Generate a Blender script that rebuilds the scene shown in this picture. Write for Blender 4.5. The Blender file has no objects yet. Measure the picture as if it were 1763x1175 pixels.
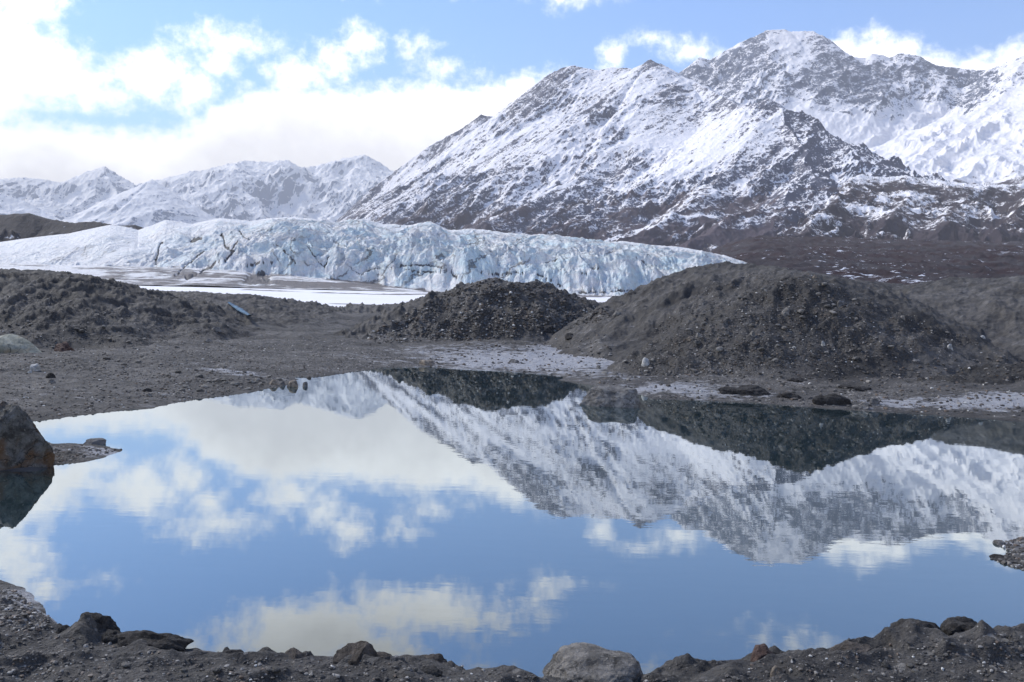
import bpy, bmesh, math, random
import numpy as np
from mathutils import Matrix, Vector

# ------------------------------------------------------------------ camera
F = 1423.0; CX = 881.5; HY = 500.0; ROLL = math.radians(1.35); CAMZ = 2.0
cr, sr = math.cos(ROLL), math.sin(ROLL)
sc = bpy.context.scene
cam = bpy.data.objects.new('camera', bpy.data.cameras.new('camera'))
sc.collection.objects.link(cam); sc.camera = cam
cam.data.sensor_width = 36; cam.data.lens = 36 * F / 1763
cam.data.shift_y = -87.5 / 1763
cam.data.clip_start = 0.05; cam.data.clip_end = 90000
cam.matrix_world = Matrix(((cr, -sr, 0, 0), (0, 0, -1, 0), (sr, cr, 0, CAMZ), (0, 0, 0, 1)))

def P(px, py, Y):
    """world point seen at photo pixel (px,py) at forward distance Y"""
    X = px - CX; V = HY - py
    return ((X * cr - V * sr) / F * Y, Y, CAMZ + (X * sr + V * cr) / F * Y)
def G(px, py, z=0.0):
    X = px - CX; V = HY - py
    t = (z - CAMZ) / (X * sr + V * cr)
    return ((X * cr - V * sr) * t, F * t)
def azel(px, py):
    X = px - CX; V = HY - py
    d = Vector((X * cr - V * sr, F, X * sr + V * cr)).normalized()
    return math.atan2(d.x, d.y), math.asin(d.z)

# ------------------------------------------------------------------ light
SUN_EL, SUN_AZ = math.radians(42), math.radians(-62)     # azimuth from +Y towards +X
vs = sc.view_settings
vs.view_transform = 'Standard'; vs.look = 'None'; vs.gamma = 1; vs.exposure = 0.52
sd = Vector((math.sin(SUN_AZ) * math.cos(SUN_EL), math.cos(SUN_AZ) * math.cos(SUN_EL), math.sin(SUN_EL)))
sl = bpy.data.lights.new('sun', 'SUN'); sl.energy = 3.3; sl.angle = math.radians(10); sl.color = (1, .96, .90)
so = bpy.data.objects.new('sun', sl); sc.collection.objects.link(so)
so.rotation_euler = sd.to_track_quat('Z', 'Y').to_euler()

class NT:
    """small helper to write node trees"""
    def __init__(s, t): s.t = t
    def n(s, typ, **k):
        nd = s.t.nodes.new(typ)
        for a, b in k.items(): setattr(nd, a, b)
        return nd
    def put(s, sock, v):
        if isinstance(v, bpy.types.NodeSocket): s.t.links.new(v, sock)
        elif v is not None: sock.default_value = v
    def m(s, op, a, b=None, c=None, clamp=False):
        nd = s.n('ShaderNodeMath', operation=op, use_clamp=clamp)
        s.put(nd.inputs[0], a); s.put(nd.inputs[1], b)
        if c is not None: s.put(nd.inputs[2], c)
        return nd.outputs[0]
    def v(s, op, a, b=None, out=0, scale=None):
        nd = s.n('ShaderNodeVectorMath', operation=op)
        s.put(nd.inputs[0], a)
        if b is not None: s.put(nd.inputs[1], b)
        if scale is not None: s.put(nd.inputs['Scale'], scale)
        return nd.outputs[out]
    def ss(s, x, a, b, lo=0., hi=1., mode='SMOOTHSTEP'):
        nd = s.n('ShaderNodeMapRange', interpolation_type=mode)
        s.put(nd.inputs[0], x); s.put(nd.inputs[1], a); s.put(nd.inputs[2], b); s.put(nd.inputs[3], lo); s.put(nd.inputs[4], hi)
        return nd.outputs[0]
    def mix(s, f, a, b, bt='MIX'):
        nd = s.n('ShaderNodeMix', data_type='RGBA', blend_type=bt)
        s.put(nd.inputs[0], f)
        for i, q in ((6, a), (7, b)):
            if isinstance(q, tuple) and len(q) == 3: q = q + (1,)
            s.put(nd.inputs[i], q)
        return nd.outputs[2]
    def noise(s, vec, scale, detail=6, rough=.55, out=0, dist=0.):
        nd = s.n('ShaderNodeTexNoise'); s.put(nd.inputs['Vector'], vec)
        nd.inputs['Scale'].default_value = scale; nd.inputs['Detail'].default_value = detail
        nd.inputs['Roughness'].default_value = rough; nd.inputs['Distortion'].default_value = dist
        return nd.outputs[out]
    def vor(s, vec, scale, out=0, feature='F1', rnd=1.):
        nd = s.n('ShaderNodeTexVoronoi', feature=feature); s.put(nd.inputs['Vector'], vec)
        nd.inputs['Scale'].default_value = scale; nd.inputs['Randomness'].default_value = rnd
        return nd.outputs[out]
    def attr(s, name, out='Fac'):
        return s.n('ShaderNodeAttribute', attribute_name=name).outputs[out]
    def mapping(s, vec, scale=(1, 1, 1), rot=(0, 0, 0)):
        nd = s.n('ShaderNodeMapping'); s.put(nd.inputs[0], vec)
        nd.inputs['Scale'].default_value = scale; nd.inputs['Rotation'].default_value = rot
        return nd.outputs[0]
    def bump(s, h, strength, dist, nrm=None):
        nd = s.n('ShaderNodeBump'); s.put(nd.inputs['Height'], h)
        nd.inputs['Strength'].default_value = strength; nd.inputs['Distance'].default_value = dist
        if nrm is not None: s.put(nd.inputs['Normal'], nrm)
        return nd.outputs[0]

w = bpy.data.worlds.new('World'); sc.world = w; w.use_nodes = True
w.node_tree.nodes.clear(); N = NT(w.node_tree)
sky = N.n('ShaderNodeTexSky', sky_type='NISHITA', sun_disc=False, sun_elevation=SUN_EL, sun_rotation=SUN_AZ)
sky.air_density = 1.0; sky.dust_density = 0.3; sky.ozone_density = 2.0; sky.altitude = 300
dirv = N.n('ShaderNodeTexCoord').outputs['Generated']
sep = N.n('ShaderNodeSeparateXYZ'); N.put(sep.inputs[0], dirv)
az = N.m('ARCTAN2', sep.outputs[0], sep.outputs[1]); el = N.m('ARCSINE', sep.outputs[2])
cmb = N.n('ShaderNodeCombineXYZ'); N.put(cmb.inputs[0], az); N.put(cmb.inputs[1], el)
pt = cmb.outputs[0]
wn = N.noise(pt, 7, 3, .5, out=1)                       # large scale warp
wv = N.v('SCALE', N.v('SUBTRACT', wn, (.5, .5, .5)), scale=.028)
ptw = N.v('ADD', pt, wv)
sp2 = N.n('ShaderNodeSeparateXYZ'); N.put(sp2.inputs[0], ptw)
azw, elw = sp2.outputs[0], sp2.outputs[1]
# bank of cloud lying on the horizon: its top edge over the azimuth
A0, A1 = math.radians(-60), math.radians(60); EM = math.radians(30)
bank = [(-600, 150), (0, 196), (120, 198), (200, 208), (270, 218), (320, 205), (380, 165), (450, 150), (560, 150), (700, 138), (800, 142), (870, 128),
        (960, 118), (1060, 175), (1180, 190), (1300, 190), (1420, 95), (1440, 64), (1500, 54), (1560, 70), (1640, 92), (1700, 90), (1763, 60), (1900, 20), (2300, 60)]
fc = N.n('ShaderNodeFloatCurve'); c = fc.mapping.curves[0]
pts = []
for q in bank:
    a, e = azel(*q); pts.append(((a - A0) / (A1 - A0), e / EM))
c.points[0].location = (0, pts[0][1]); c.points[1].location = (1, pts[-1][1])
for p_ in pts: c.points.new(*p_)
fc.mapping.update()
N.put(fc.inputs['Value'], N.m('DIVIDE', N.m('SUBTRACT', azw, A0), A1 - A0, clamp=True))
edge = N.m('MULTIPLY', fc.outputs[0], EM)
D = N.m('MULTIPLY', N.m('SUBTRACT', edge, elw), 1.0)
# single clouds: (photo x, photo y, half width, half height); negative y lies above the frame
blobs = [(20, 112, 120, 66), (125, 128, 88, 52), (0, 165, 75, 45), (-150, 90, 150, 120), (196, 160, 44, 30), (268, 132, 82, 46), (335, 160, 62, 42), (400, 70, 66, 30), (385, 112, 40, 34), (455, 84, 40, 18),
         (625, 75, 44, 40), (570, 105, 48, 42), (520, 130, 60, 35), (720, 80, 40, 20), (765, 115, 55, 20), (700, 70, 18, 14), (1050, 92, 24, 30), (1190, 84, 30, 13), (1235, 94, 26, 9),
         (0, -5, 58, 34), (960, -2, 48, 10), (890, -10, 26, 12), (1120, 62, 24, 8),
         (760, -60, 190, 48), (560, -110, 150, 70), (640, -170, 150, 70), (950, -28, 30, 12), (960, -60, 20, 14), (430, -210, 130, 60),
         (900, -190, 240, 26), (1180, -225, 260, 42), (1500, -200, 330, 40), (1800, -180, 400, 60), (100, -55, 80, 22), (60, -25, 60, 20), (350, -150, 30, 20), (-260, -60, 160, 60)]
for bx, by, rx, ry in blobs:
    ca = azel(bx, by); rxa, rya = rx / F, ry / F
    q = N.v('DIVIDE', N.v('SUBTRACT', ptw, (ca[0], ca[1], 0)), (rxa, rya, 1))
    L = N.v('LENGTH', q, out=1)
    D = N.m('MAXIMUM', D, N.m('MULTIPLY', N.m('SUBTRACT', 1.0, L), min(rxa, rya) * .9))
# unseen high cloud cover overhead and behind, added to whiten the ambient light
hi = N.noise(N.v('DIVIDE', dirv, N.m('MAXIMUM', N.m('ADD', sep.outputs[2], .15), .05)), 1.3, 5, .55) if False else N.noise(dirv, 3.2, 5, .55)
hiD = N.m('MULTIPLY', N.m('SUBTRACT', hi, .5), .5)
off = N.m('MAXIMUM', N.ss(el, .47, .58), N.ss(N.m('ABSOLUTE', az), .80, .95))                                  # only well above the reflected part
D = N.m('ADD', D, N.m('MULTIPLY', off, N.m('ADD', hiD, .16)))
hole = []
nh = N.noise(ptw, 26, 9, .68)
for bx, by, rx, ry in hole:
    ca = azel(bx, by)
    q = N.v('DIVIDE', N.v('SUBTRACT', ptw, (ca[0], ca[1], 0)), (rx / F, ry / F, 1))
    g = N.ss(N.v('LENGTH', q, out=1), 2.4, .2)
    D = N.m('SUBTRACT', N.m('MINIMUM', D, .05), N.m('MULTIPLY', g, N.m('ADD', .045, N.m('MULTIPLY', N.m('SUBTRACT', nh, .42), .28))))
gsum = None
n1 = N.noise(ptw, 16, 9, .62); n2 = N.noise(pt, 60, 6, .65)
D = N.m('ADD', D, N.m('MULTIPLY', N.m('SUBTRACT', n1, .5), .062))
D = N.m('ADD', D, N.m('MULTIPLY', N.m('SUBTRACT', n2, .5), .042))
alpha = N.ss(D, -.007, .026)
n3 = N.noise(ptw, 9, 5, .5)
thick = N.ss(N.m('ADD', D, N.m('MULTIPLY', N.m('SUBTRACT', n3, .5), .12)), .0, .09)
highgrey = N.ss(el, .28, .48)
ccol = N.mix(thick, (1.6, 1.6, 1.62), (1.0, .985, 1.01))
ccol = N.mix(highgrey, ccol, (.50, .475, .45))
skyc = N.mix(1.0, sky.outputs[0], (.106, .141, .184), 'MULTIPLY')
bgc = N.mix(alpha, skyc, ccol)
bg = N.n('ShaderNodeBackground'); N.put(bg.inputs[0], bgc); bg.inputs[1].default_value = 1.0
wo = N.n('ShaderNodeOutputWorld'); N.put(wo.inputs[0], bg.outputs[0])

# ------------------------------------------------------------------ noise in numpy
def _h(ix, iy, s):
    h = (ix.astype(np.int64) * 374761393 + iy.astype(np.int64) * 668265263 + s * 982451653) & 0xffffffff
    h = ((h ^ (h >> 13)) * 1274126177) & 0xffffffff
    return h ^ (h >> 16)
def perlin(x, y, s=0):
    x = np.asarray(x, float); y = np.asarray(y, float)
    x0 = np.floor(x); y0 = np.floor(y); fx = x - x0; fy = y - y0
    u = fx * fx * fx * (fx * (fx * 6 - 15) + 10); v = fy * fy * fy * (fy * (fy * 6 - 15) + 10)
    def g(ix, iy, dx, dy):
        a = _h(ix, iy, s) * (2 * math.pi / 4294967296.)
        return np.cos(a) * dx + np.sin(a) * dy
    a = g(x0, y0, fx, fy); b = g(x0 + 1, y0, fx - 1, fy)
    c = g(x0, y0 + 1, fx, fy - 1); d = g(x0 + 1, y0 + 1, fx - 1, fy - 1)
    return 1.5 * ((a + (b - a) * u) * (1 - v) + (c + (d - c) * u) * v)
def fbm(x, y, o=5, g=.5, s=0, l=2.03):
    r = 0; a = 1; t = 0
    for i in range(o):
        r = r + a * perlin(x, y, s + i * 17); t += a; a *= g; x = x * l + 3.1; y = y * l + 7.7
    return r / t
def ridged(x, y, o=5, g=.5, s=0, l=2.07):
    r = 0; a = 1; t = 0; wgt = 1
    for i in range(o):
        n = 1 - np.abs(perlin(x, y, s + i * 17)) * 1.4
        n = n * n * wgt; wgt = np.clip(n * 1.6, 0, 1)
        r = r + a * n; t += a; a *= g; x = x * l + 3.1; y = y * l + 7.7
    return r / t
def sstep(x, a, b):
    t = np.clip((x - a) / (b - a), 0, 1); return t * t * (3 - 2 * t)

# ------------------------------------------------------------------ objects
def link(o, parent=None):
    sc.collection.objects.link(o)
    if parent: o.parent = parent
    return o
def mesh_obj(name, co, faces, mat, attrs=None, smooth=True, parent=None, origin=None):
    co = np.asarray(co, np.float32)
    if origin is not None: co = co - np.asarray(origin, np.float32)
    me = bpy.data.meshes.new(name); nf = len(faces); k = faces.shape[1]
    me.vertices.add(len(co)); me.vertices.foreach_set('co', co.ravel())
    me.loops.add(nf * k); me.loops.foreach_set('vertex_index', faces.astype(np.int32).ravel())
    me.polygons.add(nf); me.polygons.foreach_set('loop_start', np.arange(0, nf * k, k, dtype=np.int32))
    me.polygons.foreach_set('loop_total', np.full(nf, k, np.int32))
    me.polygons.foreach_set('use_smooth', np.full(nf, smooth, bool))
    me.update(calc_edges=True)
    for a, val in (attrs or {}).items():
        at = me.attributes.new(a, 'FLOAT', 'POINT'); at.data.foreach_set('value', np.asarray(val, np.float32).ravel())
    me.materials.append(mat)
    o = bpy.data.objects.new(name, me)
    if origin is not None: o.location = origin
    return link(o, parent)
def grid_faces(nr, nc, keep=None):
    i = np.arange(nr * nc).reshape(nr, nc)
    f = np.stack([i[:-1, :-1], i[:-1, 1:], i[1:, 1:], i[1:, :-1]], -1)
    return f[keep] if keep is not None else f.reshape(-1, 4)
def compact(co, faces, attrs):
    u, inv = np.unique(faces, return_inverse=True)
    return co[u], inv.reshape(faces.shape), {a: v.ravel()[u] for a, v in attrs.items()}
def tag(o, label=None, cat=None, group=None, kind=None):
    if label: o['label'] = label
    if cat: o['category'] = cat
    if group: o['group'] = group
    if kind: o['kind'] = kind
    return o
def new_mat(name):
    m = bpy.data.materials.new(name); m.use_nodes = True; m.node_tree.nodes.clear()
    n = NT(m.node_tree); b = n.n('ShaderNodeBsdfPrincipled'); o = n.n('ShaderNodeOutputMaterial')
    n.put(o.inputs[0], b.outputs[0]); return m, n, b, o

# ------------------------------------------------------------------ materials
def mountain_material(name, rock, rock2, brush, px, snow=(.86, .835, .83), soft=.05):
    """px: size in metres of one photo pixel at that distance, sets the finest grain"""
    m, n, b, o = new_mat(name)
    pos = n.n('ShaderNodeNewGeometry').outputs['Position']
    wd = n.v('SCALE', n.v('SUBTRACT', n.noise(pos, .02 / px, 4, .5, out=1), (.5, .5, .5)), scale=30 * px)
    p2 = n.v('ADD', pos, wd)
    a = n.attr('rock'); br = n.attr('brush')
    st = n.mapping(n.mapping(p2, (1, 1, 1), (0, 0, -.85)), (.24, 1, .85))
    f1 = n.noise(st, .085 / px, 9, .72)
    f2 = n.noise(p2, .30 / px, 4, .75)
    e = n.m('ADD', a, n.m('MULTIPLY', n.m('SUBTRACT', f1, .5), 1.5))
    e = n.m('ADD', e, n.m('MULTIPLY', n.m('SUBTRACT', f2, .5), 1.25))
    rk = n.ss(e, .5 - soft, .5 + soft)
    eb = n.m('ADD', br, n.m('ADD', n.m('MULTIPLY', n.m('SUBTRACT', n.noise(p2, .05 / px, 8, .75), .5), 1.7), n.m('MULTIPLY', n.m('SUBTRACT', f2, .5), .8)))
    bk = n.ss(eb, .5 - soft * 2, .5 + soft * 2)
    rc = n.mix(n.noise(p2, .05 / px, 5, .6), rock, rock2)
    c = n.mix(rk, snow, rc)
    bc = n.mix(n.noise(p2, .12 / px, 3, .6), tuple(v * .6 for v in brush), tuple(v * 1.35 for v in brush))
    c = n.mix(bk, c, bc)
    n.put(b.inputs['Base Color'], c); b.inputs['Roughness'].default_value = .9; b.inputs['Specular IOR Level'].default_value = .15
    n.put(b.inputs['Normal'], n.bump(f1, .25, 6 * px, n.bump(f2, .3, 2 * px)))
    return m
M_mtn = mountain_material('snowy_rock_near', (.058, .066, .098), (.125, .125, .16), (.085, .068, .080), 3.0)
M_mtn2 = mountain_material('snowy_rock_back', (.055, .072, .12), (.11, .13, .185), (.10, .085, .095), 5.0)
M_far = mountain_material('snowy_rock_far', (.16, .21, .31), (.24, .29, .38), (.1, .1, .12), 8.5, snow=(.93, .91, .89))  # rock paler and bluer, part of the distance haze put into its colour
M_bench = mountain_material('brushy_bench', (.06, .055, .065), (.10, .085, .09), (.048, .038, .046), 1.7)

def ground_material():
    m, n, b, o = new_mat('wet_glacial_mud')
    pos = n.n('ShaderNodeNewGeometry').outputs['Position']
    pale, grav, dark = n.attr('pale'), n.attr('gravel'), n.attr('dark')
    st = n.mapping(pos, (.6, 1, 1))
    big = n.noise(st, .8, 7, .62); mid = n.noise(st, 4.5, 8, .68); fine = n.noise(pos, 34, 5, .65)
    c = n.mix(n.ss(big, .3, .68), (.066, .061, .056), (.158, .148, .138))
    c = n.mix(n.ss(mid, .35, .68), n.mix(.55, c, (.028, .026, .026)), c)
    c = n.mix(n.m('MULTIPLY', n.ss(mid, .55, .75), .35), c, (.20, .19, .19))
    c = n.mix(n.m('MULTIPLY', dark, .75, clamp=True), c, (.030, .027, .024))
    pm = n.ss(n.m('ADD', pale, n.m('ADD', n.m('MULTIPLY', n.m('SUBTRACT', mid, .5), 2.4), n.m('MULTIPLY', n.m('SUBTRACT', big, .5), .6))), .38, .85)
    c = n.mix(pm, c, n.mix(fine, (.26, .26, .27), (.44, .44, .46)))
    # pebbles in the mud
    for sc_, lo, hi_ in ((13, .74, .9), (28, .66, .9), (60, .60, .9)):
        vd = n.vor(pos, sc_, 0); vc = n.vor(pos, sc_, 1)
        s3 = n.n('ShaderNodeSeparateColor'); n.put(s3.inputs[0], vc)
        msk = n.m('MULTIPLY', n.ss(s3.outputs[0], .60, .62), n.ss(vd, .38, .22))
        msk = n.m('MULTIPLY', msk, n.ss(n.m('ADD', grav, n.m('MULTIPLY', n.m('SUBTRACT', big, .5), 1.2)), .25, .7))
        pc = n.mix(n.ss(s3.outputs[1], .3, 1.), (.09, .085, .08), (.42, .40, .37))
        c = n.mix(msk, c, pc)
    n.put(b.inputs['Base Color'], c)
    n.put(b.inputs['Roughness'], n.ss(pm, 0., 1., .75, .5)); b.inputs['Specular IOR Level'].default_value = .3
    v1 = n.vor(pos, 28, 0)
    h = n.m('ADD', n.m('MULTIPLY', fine, .5), n.m('MULTIPLY', n.ss(v1, .0, .4, 1, 0), n.m('MULTIPLY', grav, .6)))
    nr = n.bump(mid, .9, .18, n.bump(h, 1., .04))
    n.put(b.inputs['Normal'], nr)
    return m
M_ground = ground_material()

def rock_material(name, c1, c2, c3=None, scale=9, rough=.8, rnd=0.):
    m, n, b, o = new_mat(name)
    pos = n.n('ShaderNodeTexCoord').outputs['Object']
    nz = n.noise(pos, scale, 9, .68); nb = n.noise(pos, scale * .35, 4, .6, dist=.6)
    c = n.mix(n.ss(nz, .37, .63), c1, c2)
    if c3: c = n.mix(n.ss(nb, .5, .66), c, c3)
    sp = n.vor(pos, scale * 5, 0)
    c = n.mix(n.m('MULTIPLY', n.ss(n.noise(pos, scale * 7, 3, .7), .60, .72), .5), c, tuple(min(v * 2.4, .6) for v in c2))
    wp_ = n.v('ADD', pos, n.v('SCALE', n.v('SUBTRACT', n.noise(pos, scale * .8, 4, .6, out=1), (.5, .5, .5)), scale=.25))
    ed_ = n.ss(n.vor(wp_, scale * .55, 0, 'DISTANCE_TO_EDGE'), .035, .0)
    c = n.mix(n.m('MULTIPLY', ed_, n.ss(nb, .42, .58)), c, tuple(v * .35 for v in c1))
    if rnd:
        r = n.n('ShaderNodeObjectInfo').outputs['Random']
        c = n.mix(1.0, c, n.mix(r, (.5, .5, .5), (1.5, 1.45, 1.4)), 'MULTIPLY')
    n.put(b.inputs['Base Color'], c); b.inputs['Roughness'].default_value = rough; b.inputs['Specular IOR Level'].default_value = .3
    cr_ = n.noise(pos, scale * 1.3, 10, .7)
    n.put(b.inputs['Normal'], n.bump(cr_, 1.0, .06, n.bump(n.noise(pos, scale * 9, 4, .7), .6, .008)))
    return m
R_grey = rock_material('grey_rock', (.12, .112, .10), (.28, .26, .235), (.085, .08, .073), 11)
R_slate = rock_material('slate_rock', (.075, .072, .07), (.19, .185, .18), (.26, .25, .245), 7)
R_ledge = rock_material('ledge_rock', (.085, .080, .075), (.20, .192, .18), (.26, .25, .235), 8)
R_brown = rock_material('brown_rock', (.045, .037, .030), (.13, .11, .095), (.20, .175, .15))
R_lichen = rock_material('mottled_rock', (.045, .042, .037), (.17, .165, .15), (.12, .070, .036), 8)
R_mud = rock_material('mud_clod', (.022, .020, .019), (.065, .060, .056), (.035, .032, .031), 14, .85)
R_green = rock_material('pale_green_rock', (.20, .205, .165), (.33, .33, .27), (.27, .23, .16), 5)
R_white = rock_material('white_rock', (.36, .36, .34), (.60, .59, .56), None, 16)
R_tan = rock_material('tan_rock', (.16, .13, .10), (.34, .29, .23), None, 14)
R_red = rock_material('rusty_rock', (.06, .035, .028), (.13, .085, .07), None, 10)
R_peb = rock_material('pebble_stone', (.16, .155, .145), (.38, .37, .35), None, 20, .75, rnd=1.)

# ------------------------------------------------------------------ near terrain
pond_px = [(55, 727, 0), (130, 716, 0), (210, 707, 0), (262, 704, 0), (300, 695, 0), (330, 689, 0), (400, 680, 0), (452, 672, 0), (485, 666, 0), (508, 660, 0), (512, 653, 0), (505, 649, 0),
           (540, 650, 0), (575, 646, 0), (612, 640, 0), (660, 634, 0), (740, 632, 0), (790, 636, 0), (870, 640, 0), (940, 645, 0), (975, 650, 0), (960, 655, 0), (1005, 662, 0),
           (1050, 668, 0), (1100, 680, 0), (1125, 688, 0), (1200, 690, 0), (1290, 694, 0), (1370, 700, 0), (1440, 705, 0), (1500, 709, 0), (1600, 715, 0), (1700, 722, 0), (1770, 728, 0),
           (1900, 745, 0), (2050, 790, 0), (2000, 850, 0), (1850, 895, 0), (1775, 918, 0), (1735, 932, 0), (1715, 938, 0), (1742, 951, 0), (1725, 958, 0), (1710, 963, 0), (1745, 977, 0), (1768, 984, 0),
           (1860, 1010, 0), (1880, 1060, .05), (1768, 1069, .1), (1700, 1072, .1), (1640, 1078, .1), (1560, 1091, .1), (1480, 1098, .1), (1400, 1106, .1), (1310, 1120, .1), (1230, 1130, .1),
           (1170, 1152, .1), (1125, 1172, .1), (1080, 1177, .1), (960, 1157, .1), (930, 1142, .1), (860, 1138, .1), (808, 1147, .1), (750, 1125, .1), (690, 1118, .1), (620, 1120, .1), (560, 1126, .1), (500, 1120, .1),
           (400, 1116, .1), (325, 1108, .1), (210, 1082, .1), (120, 1078, .08), (92, 1062, .03), (76, 1048, .0), (62, 1028, 0), (30, 1012, 0), (0, 998, 0), (-90, 975, 0), (-260, 930, 0), (-300, 880, 0),
           (-180, 835, 0), (-60, 812, 0), (60, 812, 0), (95, 801, 0), (140, 797, 0), (180, 788, 0), (213, 775, 0), (180, 768, 0), (130, 764, 0), (95, 764, 0), (70, 755, 0)]
pond = np.array([G(*q) for q in pond_px])
pud = np.array([G(*q) for q in [(455, 569, 0), (500, 562, 0), (560, 559, 0), (640, 560, 0), (650, 566, 0), (600, 571, 0), (560, 577, 0), (515, 582, 0), (480, 577, 0)]])

def poly_sd(x, y, poly):
    lo, hi_ = poly.min(0) - 3, poly.max(0) + 3
    m_ = (x > lo[0]) & (x < hi_[0]) & (y > lo[1]) & (y < hi_[1])
    out = np.full(x.shape, 3.0); out = np.maximum(out, y - hi_[1] + 3)
    if m_.any(): out[m_] = poly_sd_(x[m_], y[m_], poly)
    return out
def poly_sd_(x, y, poly):
    best = np.full(x.shape, 1e18); ins = np.zeros(x.shape, bool); n = len(poly)
    for i in range(n):
        ax, ay = poly[i]; bx, by = poly[(i + 1) % n]; dx, dy = bx - ax, by - ay
        t = np.clip(((x - ax) * dx + (y - ay) * dy) / (dx * dx + dy * dy), 0, 1)
        d = (x - ax - t * dx) ** 2 + (y - ay - t * dy) ** 2
        best = np.minimum(best, d)
        if ay != by:
            c = ((ay > y) != (by > y)) & (x < (bx - ax) * (y - ay) / (by - ay) + ax)
            ins ^= c
    s = np.sqrt(best); return np.where(ins, -s, s)
def ridge_near(x, y, line, pad):
    L = np.array(line, float); m_ = (x > L[:, 0].min() - pad) & (x < L[:, 0].max() + pad) & (y > L[:, 1].min() - pad) & (y < L[:, 1].max() + pad)
    d = np.full(x.shape, 1e3); v = np.ones(x.shape + (L.shape[1] - 2,)); v[..., 0] = 0; s_ = np.ones(x.shape)
    if m_.any(): d[m_], v[m_], s_[m_] = ridge_eval(x[m_], y[m_], line)
    return d, v, s_
def ridge_eval(x, y, line):
    """line: list of (X,Y,Z,w...) ; returns distance and interpolated values of nearest point"""
    L = np.array(line, float); best = np.full(x.shape, 1e18); vals = np.zeros(x.shape + (L.shape[1] - 2,)); side = np.zeros(x.shape)
    for i in range(len(L) - 1):
        a, b = L[i], L[i + 1]; dx, dy = b[0] - a[0], b[1] - a[1]
        t = np.clip(((x - a[0]) * dx + (y - a[1]) * dy) / (dx * dx + dy * dy), 0, 1)
        d = (x - a[0] - t * dx) ** 2 + (y - a[1] - t * dy) ** 2
        m = d < best; best = np.where(m, d, best)
        vals[m] = (a[2:] + (b[2:] - a[2:]) * t[..., None])[m]
        side = np.where(m, np.sign(dx * (y - a[1]) - dy * (x - a[0])), side)
    return np.sqrt(best), vals, side
def cones(x, y, line, wob=1.):
    """upper envelope of the cones along a crest line: returns height part and profile q"""
    L = np.array(line, float); pad = L[:, 3:].max() * 1.8
    zb = np.full(x.shape, -9.); qb = np.full(x.shape, -9.)
    m_ = (x > L[:, 0].min() - pad) & (x < L[:, 0].max() + pad) & (y > L[:, 1].min() - pad) & (y < L[:, 1].max() + pad)
    if not m_.any(): return zb, qb
    X, Y = x[m_], y[m_]; zz = np.full(X.shape, -9.); qq = np.full(X.shape, -9.); wob_ = wob[m_] if isinstance(wob, np.ndarray) else wob
    flip = 1 if L[-1, 0] > L[0, 0] else -1
    for i in range(len(L) - 1):
        a, b = L[i], L[i + 1]; dx, dy = b[0] - a[0], b[1] - a[1]; l2 = dx * dx + dy * dy
        t = np.clip(((X - a[0]) * dx + (Y - a[1]) * dy) / l2, 0, 1)
        d = np.sqrt((X - a[0] - t * dx) ** 2 + (Y - a[1] - t * dy) ** 2)
        v = a[2:] + (b[2:] - a[2:]) * t[:, None]
        off = flip * (dx * (Y - a[1]) - dy * (X - a[0])) / math.sqrt(l2)
        k = sstep(off / v[:, 1], -.5, .5); w_ = (v[:, 1] * (1 - k) + v[:, 2] * k) * wob_
        tt = d / w_; q = np.where(tt < 1, 1 - tt ** 1.25, -(np.clip(tt, 1, 4) - 1) * 3)
        z = np.maximum(v[:, 0], .1) * q; mm = z > zz; zz = np.where(mm, z, zz); qq = np.where(mm, q, qq)
    zb[m_] = zz; qb[m_] = qq
    return zb, qb
def slopes(x, y, line, slope):
    """upper envelope of mountain sides falling from a crest line, and the distance to the crest"""
    L = np.array(line, float); z = np.full(x.shape, -1e9); dm = np.full(x.shape, 1e9)
    for a, b in zip(L[:-1], L[1:]):
        dx, dy = b[0] - a[0], b[1] - a[1]
        t = np.clip(((x - a[0]) * dx + (y - a[1]) * dy) / (dx * dx + dy * dy), 0, 1)
        d = np.sqrt((x - a[0] - t * dx) ** 2 + (y - a[1] - t * dy) ** 2)
        z = np.maximum(z, a[2] + (b[2] - a[2]) * t - d * (slope if np.isscalar(slope) else slope((a[0] / a[1]) * (1 - t) + (b[0] / b[1]) * t))); dm = np.minimum(dm, d)
    return z, dm
def smax(a, b, k):
    h = np.clip(.5 + .5 * (a - b) / k, 0, 1); return b + (a - b) * h + k * h * (1 - h)

def R(lst): return [P(px, py, Y) + (wn_, wf) for px, py, Y, wn_, wf in lst]
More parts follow.
